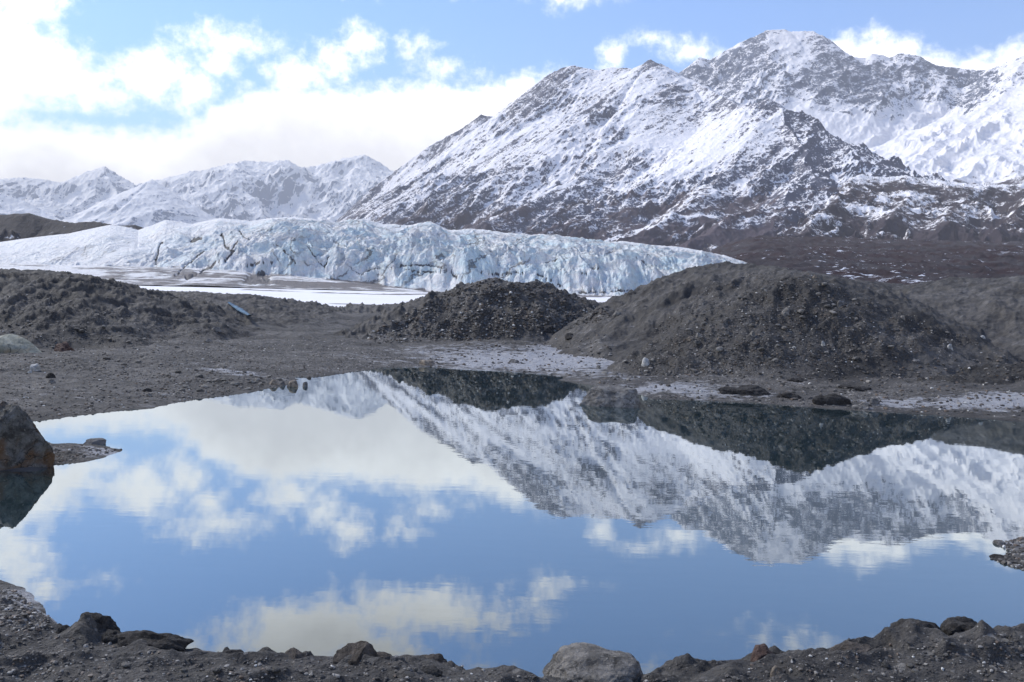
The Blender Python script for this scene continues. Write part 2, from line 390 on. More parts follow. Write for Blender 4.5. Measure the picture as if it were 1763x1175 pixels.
# mounds: crest points (photo x, photo y, distance, width towards us, width away)
mounds = [
 ('right', [R([(1085, 548, 30.6, 1.0, 1.2), (1122, 522, 30, 2.4, 2.6), (1160, 491, 29.2, 3.8, 4), (1200, 460, 28, 5.76, 5.04), (1245, 450, 27.2, 6.48, 5.04), (1310, 457, 26, 6.48, 5.76), (1390, 468, 24, 5.76, 6.48), (1440, 479, 25.6, 6.48, 6.48), (1500, 486, 28.8, 4.5, 5), (1570, 492, 33.6, 2.6, 3.5)]),
            R([(1150, 600, 19.6, 1, 1), (1200, 560, 20.4, 2.4, 2.4), (1290, 508, 21.0, 3.2, 3.2), (1350, 482, 21.4, 3.6, 3.6), (1390, 471, 21.6, 3.7, 3.7), (1450, 492, 21.7, 3.5, 3.5), (1530, 524, 22, 3.2, 3.2), (1610, 556, 22.4, 2.5, 2.5), (1670, 580, 22.8, 1.9, 1.9), (1708, 594, 22.8, 1.2, 1.2)])]),
 ('centre', [R([(625, 578, 27.3, 1.17, 1.56), (690, 546, 28.56, 2.5, 3.12), (745, 513, 29.82, 3.28, 3.9), (790, 493, 30.24, 3.9, 4.68), (822, 482, 30.24, 3.9, 4.68), (850, 478, 30.24, 3.9, 4.68), (872, 486, 30.24, 3.9, 4.68), (922, 482, 31.08, 3.9, 4.68), (955, 500, 31.92, 3.59, 4.68), (990, 510, 33.6, 3.28, 4.68), (1040, 528, 36.96, 3.12, 3.9), (1075, 542, 40.32, 2.34, 3.12)]),
             R([(830, 490, 29.82, 2.73, 2.73), (805, 530, 28.56, 2.34, 2.34), (790, 568, 27.55, 1.56, 1.56)])]),
 ('left', [R([(-500, 440, 27, 9, 12), (-200, 452, 28, 9, 12), (0, 462, 28, 9, 10), (60, 463, 28.5, 9, 10), (130, 476, 29.5, 8, 9), (175, 492, 30.5, 7, 8), (205, 510, 32, 6, 6), (240, 534, 33.5, 4, 5)])]),
 ('leftback', [R([(100, 496, 46, 16, 9), (180, 499, 46, 16, 9), (260, 501, 45, 15, 9), (340, 502, 44, 12, 9), (400, 507, 44, 6, 8), (432, 507, 46, 5, 8)]),
               R([(345, 506, 42, 7, 5), (385, 527, 39, 4, 3), (428, 556, 36, 1.6, 1.6)])]),
 ('dark', [R([(405, 508, 47, 6, 8), (440, 509, 48, 7, 8), (480, 516, 50, 8, 8), (520, 529, 51, 7, 8), (560, 541, 52, 6, 6), (620, 555, 54, 5, 6)]),
           R([(560, 552, 56, 5, 6), (600, 536, 58, 6, 6), (640, 525, 58, 6, 6), (690, 523, 58, 6, 6), (740, 532, 58, 6, 6), (800, 550, 60, 5, 6)])]),
 ('backright', [R([(1490, 498, 34, 6, 8), (1540, 494, 31, 7, 8), (1600, 486, 29, 8, 8), (1650, 478, 27.5, 8, 8), (1700, 480, 27, 8, 8), (1763, 474, 26.5, 8, 8), (1900, 466, 26.5, 9, 8), (2400, 440, 27, 9, 8)])]),
 ('bank', [R([(1500, 690, 16.8, .5, 1.2), (1570, 678, 17.2, .7, 1.6), (1640, 660, 17.8, 1.1, 2.2), (1700, 643, 18.2, 1.4, 3), (1763, 629, 18.6, 1.6, 3.5), (1950, 610, 19.5, 2, 4)])]),
]
low = [R([(330, 606, 21.5, 4, 6), (430, 598, 23, 4.5, 6), (540, 593, 24.5, 4, 6), (620, 598, 25.5, 3.4, 5), (690, 610, 25.5, 2.4, 4), (740, 620, 25, 1.3, 2)]),
       R([(1080, 640, 19.5, .9, 2.0), (1180, 650, 19, 1.2, 2), (1300, 656, 18.8, 1.4, 3), (1450, 658, 18.6, 1.6, 4), (1600, 640, 19.5, 2, 5), (1763, 606, 23, 4, 6), (2100, 590, 26, 5, 6)]),
       R([(1120, 1186, 4.05, .3, .2), (1160, 1170, 4.15, .4, .2), (1210, 1152, 4.25, .45, .25), (1310, 1140, 4.3, .5, .25), (1400, 1128, 4.35, .5, .25), (1480, 1116, 4.35, .5, .25), (1548, 1096, 4.35, .45, .25), (1575, 1074, 4.35, .45, .25), (1605, 1068, 4.35, .45, .25), (1636, 1086, 4.35, .45, .25), (1660, 1082, 4.35, .45, .25), (1690, 1080, 4.35, .45, .25), (1722, 1090, 4.35, .45, .25), (1763, 1088, 4.35, .5, .25), (1950, 1080, 4.4, .5, .3)]),
       R([(-200, 1100, 4.4, .5, .2), (0, 1092, 4.4, .4, .2), (95, 1086, 4.35, .3, .2), (125, 1072, 4.3, .25, .2), (150, 1066, 4.3, .25, .2), (175, 1086, 4.3, .25, .2), (250, 1094, 4.28, .25, .2), (310, 1110, 4.25, .25, .2), (335, 1128, 4.2, .25, .18), (430, 1133, 4.2, .3, .2), (500, 1137, 4.2, .3, .2), (560, 1139, 4.2, .3, .2), (620, 1134, 4.2, .3, .2), (700, 1141, 4.2, .3, .2), (760, 1150, 4.15, .3, .2), (830, 1156, 4.1, .3, .2), (900, 1149, 4.1, .3, .2), (960, 1160, 4.1, .3, .15)])]

def ground_h(x, y, full=False):
    sdp = poly_sd(x, y, pond)
    nb = fbm(x / 1.1, y / .9, 5, .6, 5)
    sdp = sdp + nb * .10 * sstep(y, 6, 12) + .05 * fbm(x * 4, y * 4, 3, .6, 8)
    near = sstep(y, 4.98, 4.72)
    out = np.clip(sdp, 0, None)
    zf = .10 * (1 - np.exp(-out / .35)) * .5 + .046 * np.minimum(out, 9)
    zn = .17 * (1 - np.exp(-out / .11)) + .05 * np.minimum(out, 4)
    z = zf * (1 - near) + zn * near
    z = np.where(sdp < 0, np.maximum(sdp * .5, -.5), z)
    z = z + fbm(x / 2.5, y / 2.5, 5, .55, 11) * .16 * sstep(out, .4, 3.5) * (1 - near) + fbm(x / .35, y / .3, 4, .6, 12) * .045 * sstep(out, .0, .4)
    z = z + near * sstep(out, 0, .3) * .07 * (ridged(x / .45, y / .3, 4, .55, 41) - .4)
    # back of the flat falls to the lake bed
    z = z - sstep(y, 46, 66) * 1.2
    sdq = poly_sd(x, y, pud)
    z = np.where((sdq < 1.5), z * sstep(sdq, 0, 1.5) + np.where(sdq < 0, np.maximum(sdq * .5, -.3), 0) * 1., z)
    owner = np.zeros(x.shape, int)
    lump = fbm(x / 1.7, y / 1.7, 5, .58, 21) * .34 + (ridged(x / 1.0, y / 1.0, 5, .6, 22) - .45) * .34
    fine = fbm(x / .22, y / .22, 3, .65, 23) * .06 + (ridged(x / .5, y / .5, 4, .6, 24) - .42) * .07
    for L in low:
        zq, q = cones(x, y, L); q = np.clip(q, 0, 1)
        nearb = L is low[2] or L is low[3]
        zz = zq + (lump * .2 if not nearb else .10 * (ridged(x / .5, y / .4, 5, .6, 47) - .42) + .05 * fbm(x / .18, y / .18, 3, .6, 48)) * np.clip(q * 3, 0, 1)
        z = np.where(q > 0, smax(z, zz, .05), z) if not nearb else np.where(q > 0, smax(z, zz, .02), z)
    dark = np.zeros(x.shape)
    for k, (nm, lines) in enumerate(mounds):
        zm = np.full(x.shape, -9.); 
        for L in lines:
            zq, q = cones(x, y, L, 1 + .14 * fbm(x / 2.2, y / 2.2, 3, .5, 60 + k))
            amp = np.clip(q * 2.2, 0, 1) * np.clip((1 - q) * 5 + .25, 0, 1)
            kk = {'backright': .35, 'leftback': .55, 'bank': .35, 'left': .75, 'right': .62}.get(nm, 1.0)
            zz = zq + (lump * kk) * amp + fine * np.clip(q * 3, 0, 1)
            zm = smax(zm, zz, .12)
        m = zm > z
        owner = np.where(m, k + 1, owner); z = np.where(m, np.maximum(z, zm), z)
    if full: return z, owner, sdp, sdq
    return z
def hit(px, py, zoff=0.0):
    """where the sight line of a photo pixel meets the terrain"""
    ys = np.concatenate([np.arange(3, 30, .04), np.arange(30, 70, .1)])
    X = px - CX; V = HY - py
    xs = (X * cr - V * sr) / F * ys; zs = CAMZ + (X * sr + V * cr) / F * ys
    g = np.maximum(ground_h(xs, ys), 0.0)
    i = int(np.argmax(zs <= g)) if (zs <= g).any() else len(ys) - 1
    return float(xs[i]), float(ys[i]), float(g[i])

NR, NC = 1150, 1450
ty = np.linspace(0, 1, NR)
# rows: dense where they show large
yy = -3 + 6.0 * (ty / .10) ; 
rows = np.concatenate([np.linspace(-3, 3, 60, endpoint=False), np.linspace(3, 6.5, 330, endpoint=False),
                       6.5 * (46 / 6.5) ** np.linspace(0, 1, 660, endpoint=False), 46 * (100 / 46) ** np.linspace(0, 1, 100)])
NR = len(rows); us = np.linspace(-1.0, 1.0, NC)
gy = np.repeat(rows[:, None], NC, 1); gx = us[None, :] * (gy * .82 + 5.0)
gz, own, sdp, sdq = ground_h(gx, gy, True)
# real colour differences of the ground: pale silt, gravel, dark wet soil (world space)
def blobmask(lst):
    r = np.zeros(gx.shape)
    for (px, py, z, rx, ry, a) in lst:
        cx_, cy_ = G(px, py, z)
        r = np.maximum(r, a * np.exp(-(((gx - cx_) / rx) ** 2 + ((gy - cy_) / ry) ** 2)))
    return r
pale = blobmask([(990, 612, .2, 1.9, 4, 1.2), (900, 620, .15, 3.2, 2.3, 1.15), (830, 608, .2, 2.2, 3.0, .8), (1010, 590, .35, 1.6, 5, 1.1), (960, 632, .05, 2.2, 1.0, 1.1), (760, 604, .2, 2.5, 2, .6), (1150, 672, .03, 1.5, .9, 1.0), (1240, 681, .03, 1.4, .6, .9), (1060, 655, .03, 1.4, .7, .5),
                 (1400, 655, .1, 3.5, 1.4, .45), (1560, 700, .03, 1.0, .55, 1.), (1680, 703, .03, 1.5, .7, 1.1), (1763, 700, .03, 1.5, .8, 1.1), (1700, 600, .3, 3.5, 3, .65), (1730, 560, .9, 4, 6, .6), (1650, 540, 1.3, 4, 8, .45),
                 (395, 640, .1, .9, .5, .9), (440, 648, .08, .9, .3, .7), (345, 632, .1, .8, .5, .5), (160, 780, .0, .5, .4, .7), (20, 1040, .02, .35, .35, .8), (80, 1065, .02, .2, .2, .7), (1750, 945, 0, .4, .4, .7),
                 (690, 1140, .1, .3, .15, .45), (150, 690, .05, 2.0, 1.0, .28), (300, 660, .1, 1.6, .8, .22), (620, 605, .25, 1.2, 1, .4), (870, 630, .02, 4, 1.0, .7)])
pale = np.where((own > 0) & (own != 6), pale * .15, pale) * (gz < 3.4)
grav = blobmask([(560, 600, .3, 6, 5, .8), (1300, 600, 1., 7, 6, .62), (400, 630, .1, 4, 3, .6), (250, 580, .5, 5, 6, .45), (480, 660, .05, 2, .8, .8), (100, 600, .5, 4, 4, .4), (1100, 640, .1, 2, 2, .5)])
grav = np.maximum(grav, .42 * sstep(gy, 6, 5)); grav = np.maximum(grav, .30 * np.isin(own, [1, 2, 4]))
darkv = .22 * np.isin(own, [1, 5, 7]) + .12 * (own == 2) + .30 * (own == 3) + .15 * (own == 4)
darkv = darkv * (1 - .6 * sstep(gz, .9, 2.4) * np.isin(own, [2]))
darkv = darkv + .9 * (own == 7) + .3 * sstep(gy, 6, 5) + .45 * np.exp(-((sdp) / .07) ** 2)
darkv = darkv + .55 * blobmask([(640, 590, .3, 4, 1.2, .6), (1290, 625, .3, 6, 1.5, .8), (70, 520, 1.2, 6, 5, .5)])
co = np.stack([gx, gy, gz], -1).reshape(-1, 3)
at = dict(pale=pale, gravel=grav, dark=darkv)
fo = own[:-1, :-1]
names = [('ground', None)] + [('hill', n_) for n_ in ('r', 'c', 'l', 'lb', 'd', 'br', 'b')]
hill_labels = ['big gravelly mud mound on the right behind the pond', 'dark rocky mud mound with jagged top in the middle', 'dark mud bank sloping down at the left edge', 'low grey bank behind the left mud bank',
               'low dark bank in front of the frozen lake', 'pale silt rise behind the big right mound', 'dark eroded mud bank beside the right shore']
for k in range(8):
    keep = fo == k
    c2, f2, a2 = compact(co, grid_faces(NR, NC, keep), {a: v.ravel() for a, v in at.items()})
    o = mesh_obj('ground' if k == 0 else 'hill', c2, f2, M_ground, a2)
    tag(o, kind='structure', label='grey glacial mud and gravel flat around the pond' if k == 0 else hill_labels[k - 1])
# far sheet to the horizon, below the lake and everything
q = 17500.
fs = mesh_obj('ground', [(-q, -q, -1.4), (q, -q, -1.4), (q, q, -1.4), (-q, q, -1.4)], np.array([[0, 1, 2, 3]]), M_ground, dict(pale=[0] * 4, gravel=[0] * 4, dark=[.3] * 4))
tag(fs, kind='structure', label='wide valley floor under the ice and mountains')

# ------------------------------------------------------------------ water
def water_material():
    m, n, b, o = new_mat('still_pond_water')
    pos = n.n('ShaderNodeNewGeometry').outputs['Position']
    w1 = n.noise(n.mapping(pos, (.55, 1.5, 1)), 5.0, 3, .5)
    w2 = n.noise(n.mapping(pos, (.6, 1.8, 1)), .9, 2, .5)
    calm = n.ss(n.noise(pos, .16, 3, .5), .38, .62, .45, 1.0)
    h = n.m('MULTIPLY', n.m('ADD', n.m('MULTIPLY', w1, .0004), n.m('MULTIPLY', w2, .0005)), calm)
    bp = n.bump(h, 1.0, 1.0)
    fr = n.n('ShaderNodeFresnel'); fr.inputs[0].default_value = 1.33; n.put(fr.inputs[1], bp)
    fac = n.m('POWER', fr.outputs[0], .44)
    gl = n.n('ShaderNodeBsdfGlossy'); gl.inputs['Roughness'].default_value = .012; gl.inputs['Color'].default_value = (.95, 1, 1, 1); n.put(gl.inputs['Normal'], bp)
    df = n.n('ShaderNodeBsdfDiffuse'); df.inputs['Color'].default_value = (.012, .026, .030, 1)
    mx = n.n('ShaderNodeMixShader'); n.put(mx.inputs[0], fac); n.put(mx.inputs[1], df.outputs[0]); n.put(mx.inputs[2], gl.outputs[0])
    n.put(o.inputs[0], mx.outputs[0]); m.node_tree.nodes.remove(b)
    return m
M_water = water_material()
def sheet(name, pts, z, mat):
    return mesh_obj(name, [(a, b_, z) for a, b_ in pts], np.array([list(range(len(pts)))]), mat, smooth=False)
tag(sheet('pond_water', [(-26, 2.0), (26, 2.0), (26, 25), (-26, 25)], 0., M_water), kind='structure', label='still pond mirroring the clouds and mountains')
x0, y0 = pud.min(0) - 1; x1, y1 = pud.max(0) + 1
tag(sheet('pond_water', [(x0, y0), (x1, y0), (x1, y1), (x0, y1)], 0., M_water), kind='structure', label='small dark pool behind the gravel bar')

# ------------------------------------------------------------------ frozen lake
m, n, b, o = new_mat('lake_snow')
pos = n.n('ShaderNodeNewGeometry').outputs['Position']
dm = n.attr('dirt'); nz = n.noise(n.mapping(pos, (.35, 1, 1)), .12, 7, .65)
dd = n.ss(n.m('ADD', dm, n.m('MULTIPLY', n.m('SUBTRACT', nz, .5), 1.3)), .45, .62)
n.put(b.inputs['Base Color'], n.mix(dd, n.mix(n.noise(pos, .05, 5, .5), (.68, .67, .68), (.84, .82, .81)), (.15, .135, .13)))
b.inputs['Roughness'].default_value = .7
M_lake = m
ly = 48 * (700 / 48) ** np.linspace(0, 1, 260); lu = np.linspace(-.75, .9, 420)
lgy = np.repeat(ly[:, None], 420, 1); lgx = lu[None] * lgy
dirt = np.zeros(lgx.shape); lz = np.full(lgx.shape, -.02)
for pl in [[(470, 494), (640, 500), (800, 506)], [(560, 505), (650, 508), (760, 507)], [(590, 524), (640, 526)], [(1010, 512), (1060, 508), (1110, 512)], [(1040, 522), (1110, 521)], [(1040, 500), (1130, 503)], [(880, 497), (1000, 503)], [(430, 500), (500, 503)]]:
    L = [G(a, b_ , 0) + (0., 0.) for a, b_ in pl]
    d, v, s = ridge_eval(lgx, lgy, L)
    wd_ = lgy * .022; dirt = np.maximum(dirt, np.exp(-(d / wd_) ** 2)); lz = np.maximum(lz, .001 * lgy * np.clip(1 - d / (wd_ * 1.), 0, 1) * (1 + fbm(lgx / 3, lgy / 3, 3, .5, 3)))
lk = mesh_obj('frozen_lake', np.stack([lgx, lgy, lz], -1).reshape(-1, 3), grid_faces(*lgx.shape), M_lake, dict(dirt=dirt))
tag(lk, kind='structure', label='snow covered frozen lake in front of the glacier')

# ------------------------------------------------------------------ glacier
m, n, b, o = new_mat('glacier_ice')
pos = n.n('ShaderNodeNewGeometry').outputs['Position']; nrm = n.n('ShaderNodeNewGeometry').outputs['Normal']
dirt = n.attr('dirt'); face = n.attr('face'); crack = n.attr('crack')
nz = n.noise(pos, .06, 8, .65); nf = n.noise(n.mapping(pos, (1, 1, .5)), .35, 7, .7)
blue = n.m('MULTIPLY', face, n.ss(n.m('ADD', nz, n.m('MULTIPLY', nf, .4)), .55, .85))
c = n.mix(blue, n.mix(nf, (.80, .79, .78), (.90, .88, .86)), (.66, .80, .83))
cn = n.m('ADD', crack, n.m('MULTIPLY', n.m('SUBTRACT', nf, .5), .9))
c = n.mix(n.m('MULTIPLY', n.ss(cn, .42, .62), .95), c, (.09, .085, .085))
# crevasse lines, their shade painted dark into the ice colour
w3 = n.v('ADD', pos, n.v('SCALE', n.v('SUBTRACT', n.noise(pos, .08, 4, .6, out=1), (.5, .5, .5)), scale=6.))
def wave(rot, scale, dist, w0):
    nd = n.n('ShaderNodeTexWave', wave_type='BANDS', bands_direction='Z'); n.put(nd.inputs[0], n.mapping(pos, (1, .3, 1), (0, rot, 0)))
    nd.inputs['Scale'].default_value = scale; nd.inputs['Distortion'].default_value = dist; nd.inputs['Detail'].default_value = 6; nd.inputs['Detail Scale'].default_value = 1.6; nd.inputs['Detail Roughness'].default_value = .62
    return n.ss(nd.outputs['Fac'], w0, 1.)
reg = n.noise(pos, .022, 5, .65); reg2 = n.noise(n.v('ADD', pos, (300., 0., 70.)), .03, 5, .65)
flu = n.noise(n.mapping(pos, (1, 1, .12)), .45, 5, .65)
c = n.mix(n.m('MULTIPLY', n.m('MULTIPLY', n.ss(flu, .50, .68), face), .35), c, (.47, .57, .62))
gm = n.m('MAXIMUM', n.m('MULTIPLY', wave(.75, .020, 9, .955), n.ss(reg, .50, .60)), n.m('MULTIPLY', wave(-.9, .026, 8, .955), n.ss(reg2, .52, .62)))
gm = n.m('MAXIMUM', gm, n.m('MULTIPLY', wave(.12, .03, 12, .94), n.m('MULTIPLY', n.ss(reg, .48, .38), n.ss(reg2, .46, .60))))
c = n.mix(n.m('MULTIPLY', n.m('MULTIPLY', gm, n.ss(face, .0, .4)), .8), c, (.13, .125, .12))
stn = n.m('MULTIPLY', n.ss(n.noise(n.mapping(pos, (.5, 1, 1.6), (0, .3, 0)), .09, 7, .7), .56, .70), .20)
c = n.mix(stn, c, (.42, .41, .39))
dd = n.ss(n.m('ADD', dirt, n.m('ADD', n.m('MULTIPLY', n.m('SUBTRACT', n.noise(n.mapping(pos, (.4, 1, 1.5)), .12, 8, .7), .5), 1.6), n.m('MULTIPLY', n.m('SUBTRACT', nf, .5), .5))), .4, .75)
c = n.mix(dd, c, (.19, .172, .165))
n.put(b.inputs['Base Color'], c); b.inputs['Roughness'].default_value = .6; b.inputs['Specular IOR Level'].default_value = .3
ser = n.vor(n.v('ADD', pos, n.v('SCALE', n.v('SUBTRACT', n.noise(pos, .15, 4, .6, out=1), (.5, .5, .5)), scale=5.)), .16, 0)
n.put(b.inputs['Normal'], n.bump(nf, .9, 3.0, n.bump(n.m('MULTIPLY', ser, face), .8, 3., n.bump(nz, .4, 5.))))
M_ice = m
gl_sky = [(-500, 425), (-200, 420), (0, 417), (60, 409), (120, 402), (160, 393), (190, 387), (215, 390), (238, 396), (262, 388), (285, 379), (330, 386), (345, 382), (380, 375), (405, 378), (430, 381), (460, 376), (500, 375), (540, 377), (572, 385), (600, 380), (625, 378), (660, 388), (700, 390),
          (722, 387), (742, 384), (775, 398), (832, 395), (870, 402), (905, 406), (950, 407), (1000, 412), (1040, 418), (1075, 416), (1110, 420), (1160, 424), (1200, 430), (1250, 443), (1300, 458), (1360, 480), (1420, 500)]
gu = np.linspace(-1.0, .48, 1500)                         # columns as x / distance
gs_px = np.array([((q_[0] - CX) * cr - (HY - q_[1]) * sr) / F for q_ in gl_sky])
gs_v = np.array([((q_[0] - CX) * sr + (HY - q_[1]) * cr) / F for q_ in gl_sky])
crestv = np.interp(gu, gs_px, gs_v)
gt = np.concatenate([np.linspace(0, .25, 40, endpoint=False), np.linspace(.25, .62, 300, endpoint=False), np.linspace(.62, 1.4, 130)])
GY = 380 + 260 * gt[:, None] + 0 * gu[None]
GX = gu[None] * (GY)
baseY = 425 + 22 * fbm(GX / 60, 0 * GX, 4, .55, 71) + 30 * sstep(GX, -40, -200) * 0
crestY = 560.
zc = CAMZ + crestv[None] * crestY                        # height so that the crest shows at the traced line
t = np.clip((GY - baseY) / (crestY - baseY), 0, 1.6)
wx = GX + 14 * fbm(GX / 40, GY / 40, 3, .5, 72); wy = GY + 14 * fbm(GX / 40, GY / 40, 3, .5, 73)
left = sstep(GX, -105, -250)                               # the smooth snowy apron at the left
steps = fbm(wx / 55, wy / 55, 4, .5, 74) * .22
tt = np.clip(t + steps * np.clip(t * 5, 0, 1) * np.clip((1 - t) * 3, 0, 1), 0, 1)
prof_c = .50 * sstep(tt, 0., .22) + .22 * sstep(tt, .22, .55) + .28 * sstep(tt, .5, 1.0)
prof_s = tt ** 1.1
prof = prof_c * (1 - left) + prof_s * left
prof = np.where(t > 1, 1 - (t - 1) * .5, prof)
amp = np.clip(t * 9, 0, 1) * (.18 + .82 * np.clip((1 - np.abs(t - 0)) * 1.6, 0, 1)) * (1 - .6 * left)
rough = (ridged(wx / 9, wy / 20, 5, .6, 75) - .42) * 3.6 + (ridged(wx / 60, wy / 38, 4, .5, 76) - .42) * 8 + fbm(wx / 2.5, wy / 5, 3, .6, 77) * 1.6
GZ = zc * prof + rough * amp * np.where(t < 1, 1, .6)
GZ = np.where(t <= 0, -.6 + 0 * GZ, GZ)
tp = np.clip((-.10 - GX / GY) / .24, 0, 1)
apron = 10 * tp ** .8 * sstep(GY + 10 * fbm(GX / 50, GY / 50, 3, .5, 79), 372, 452) ** .9 + fbm(GX / 14, GY / 9, 4, .6, 80) * .5 * np.clip(tp * 4, 0, 1) - .4 * (tp <= .02)
onap = (apron > GZ) & (tp > .02); GZ = np.where(onap, apron, GZ)
slopez = np.gradient(GZ, axis=0) / np.maximum(np.gradient(GY, axis=0), 1e-3)
facea = sstep(slopez, .12, .6) * (1 - .75 * left) * sstep(GX, 330, 180)
# cracks and a cave in the ice face, their shade painted dark along lines
def to_uv(px, py): return ((px - CX) * cr - (HY - py) * sr) / F, ((px - CX) * sr + (HY - py) * cr) / F
U = GX / GY; V_ = (GZ - CAMZ) / GY
crk = np.zeros(GX.shape); UN = .0035 * fbm(U * 130, V_ * 130, 4, .6, 91); VN = .0035 * fbm(U * 130, V_ * 130, 4, .6, 92)
for wd_, pl in [(2.6, [(322, 478), (345, 468), (370, 452), (392, 444), (402, 430)]), (1.4, [(302, 474), (325, 452), (352, 430)]), (2.2, [(425, 456), (440, 451), (470, 449)]), (6, [(430, 479), (450, 470), (462, 482), (425, 482)]), (3.6, [(330, 412), (345, 409)]), (1.5, [(382, 402), (388, 422), (398, 430), (410, 414)]),
                (1.6, [(412, 396), (418, 404), (428, 411)]), (1.2, [(530, 424), (545, 445), (560, 460), (565, 440)]), (1.2, [(488, 430), (510, 452)]), (1.3, [(268, 455), (272, 430), (280, 415)]), (2.0, [(690, 456), (720, 455), (755, 457), (775, 462), (788, 478)]), (1.6, [(698, 463), (730, 466), (760, 468)]), (1.2, [(620, 470), (640, 462), (690, 458)]),
                (1.6, [(925, 470), (940, 478), (965, 490)]), (1.4, [(1000, 466), (1012, 472)]), (1.4, [(1020, 462), (1030, 458)]), (1.0, [(1095, 440), (1110, 452), (1130, 470)]), (1.2, [(940, 450), (960, 444)]), (1.0, [(470, 420), (490, 424)]), (1.1, [(595, 455), (625, 474)]), (1.3, [(820, 466), (860, 470), (900, 468)]), (2, [(1000, 502), (1080, 498), (1120, 500)])]:
    L = [to_uv(*q_) + (0., 0.) for q_ in pl]
    du, _, _ = ridge_eval(U + UN, V_ + VN, L)
    crk = np.maximum(crk, np.exp(-(du * F / wd_) ** 2) * 1.0)
crk *= (t < 1)
dz = np.zeros(GX.shape)
dz += .55 * np.exp(-((GZ - 0) / 1.6) ** 2) * (t > 0) + (tp > .02) * sstep(GZ - apron - 3.5 * fbm(GX / 22, GY / 22, 4, .6, 84), 2.5, -.5) * (GY > 380) * (.05 + .95 * sstep(GX / GY, -.56, -.42)) * (.66 - .22 * sstep(GZ, 4, 10) + .75 * fbm(GX / 60, GY / 5, 5, .65, 83))
dz += .35 * left * np.exp(-((t - .05) / .1) ** 2) + .55 * left * np.clip(fbm(GX / 30, GY / 18, 4, .6, 81) * 1.5, 0, 1)
dz += .3 * sstep(GX, -165, -110) * sstep(GX, -40, -80) * (GZ < 4)
pinz = np.clip(GZ, -2, None)
GZ2 = GZ - crk * 1.6
gl = mesh_obj('glacier', np.stack([GX, GY, GZ2], -1).reshape(-1, 3), grid_faces(*GX.shape), M_ice, dict(dirt=dz, face=facea, crack=crk))
tag(gl, kind='structure', label='pale blue glacier with a fractured ice front across the lake')

# dark moraine beyond the glacier at the left
my = np.linspace(640, 900, 120); mu = np.linspace(-1.0, -.40, 500)
MY = np.repeat(my[:, None], 500, 1); MX = mu[None] * MY
mo = [P(*q_) + (1.,) for q_ in [(-500, 360, 760), (-200, 362, 760), (0, 370, 760), (50, 367, 760), (90, 378, 760), (130, 383, 750), (160, 381, 750), (200, 388, 740), (232, 386, 740), (262, 396, 740), (300, 420, 740)]]
d, v, s = ridge_eval(MX, MY, mo)
MZ = v[..., 0] - d * .62 + (ridged(MX / 28, MY / 28, 5, .55, 90) - .45) * 9 * np.clip(d / 30, .12, 1)
m, n, b, o = new_mat('moraine_debris'); pos = n.n('ShaderNodeNewGeometry').outputs['Position']
nz = n.noise(pos, .12, 8, .7)
c = n.mix(nz, (.02, .019, .02), (.085, .075, .075)); c = n.mix(n.ss(n.noise(n.mapping(pos, (.5, 1, 1)), .09, 6, .65), .63, .68), c, (.6, .62, .66))
n.put(b.inputs['Base Color'], c); b.inputs['Roughness'].default_value = .9
n.put(b.inputs['Normal'], n.bump(nz, .8, 5.))
tag(mesh_obj('hill', np.stack([MX, MY, MZ], -1).reshape(-1, 3), grid_faces(*MX.shape), m), kind='structure', label='dark rubble moraine behind the glacier at the left')

# ------------------------------------------------------------------ mountains
def build_range(name, label, lines, urange, yrange, nc, nr, mat, slope, noise_amp, nscale, seed, rockfn, floor=-50, ang=.6, power=1.0, stretch=2.6):
    """heights fall away from traced 3-D crest lines; erosion noise grows away from the crests"""
    yr = yrange[0] * (yrange[1] / yrange[0]) ** np.linspace(0, 1, nr); ur = np.linspace(urange[0], urange[1], nc)
    Y = np.repeat(yr[:, None], nc, 1); X = ur[None] * Y
    wxs = X + nscale * .35 * fbm(X / nscale / 1.5, Y / nscale / 1.5, 4, .5, seed); wys = Y + nscale * .35 * fbm(X / nscale / 1.5, Y / nscale / 1.5, 4, .5, seed + 1)
    Z = np.full(X.shape, -1e9); dm = np.full(X.shape, 1e9)
    for L, sl_, main in lines:
        pts_ = [P(*q_) + (1.,) for q_ in L]
        zc_, d = slopes(wxs * (1 - main) + X * main, wys * (1 - main) + Y * main, pts_, sl_)
        Z = smax(Z, zc_, 25.); dm = np.minimum(dm, d + (0 if main else nscale * .3))
    ca, sa = math.cos(ang), math.sin(ang)
    A = X * ca + Y * sa; B = -X * sa + Y * ca             # A runs down the slope, B across it
    r1 = ridged(A / (nscale * stretch), B / nscale, 6, .56, seed + 2) - .45
    r2 = ridged(X / nscale / .6, Y / nscale / .6, 6, .6, seed + 3) - .45
    fadeamp = np.clip(dm / (nscale * .8), .03, 1)
    var = .35 + 1.1 * sstep(fbm(X / nscale / 3.5, Y / nscale / 3.5, 3, .5, seed + 20), -.3, .35)
    Zn = Z + var * noise_amp * (r1 * 1.0 + r2 * .35) * fadeamp + noise_amp * .10 * fbm(X / nscale * 6, Y / nscale * 6, 4, .65, seed + 9) + noise_amp * .09 * (ridged(X / nscale * 3, Y / nscale * 3, 4, .6, seed + 12) - .4) * (dm < nscale * 1.5)
    Zn = np.maximum(Zn, floor)
    gy_ = np.gradient(Zn, axis=0) / np.gradient(Y, axis=0); gx_ = np.gradient(Zn, axis=1) / np.gradient(X, axis=1)
    S = np.sqrt(gx_ ** 2 + gy_ ** 2)
    rock, brush = rockfn(X, Y, Zn, S, gx_, gy_, r1, r2, dm)
    ob = mesh_obj(name, np.stack([X, Y, Zn], -1).reshape(-1, 3), grid_faces(nr, nc), mat, dict(rock=rock, brush=brush))
    return tag(ob, kind='structure', label=label)

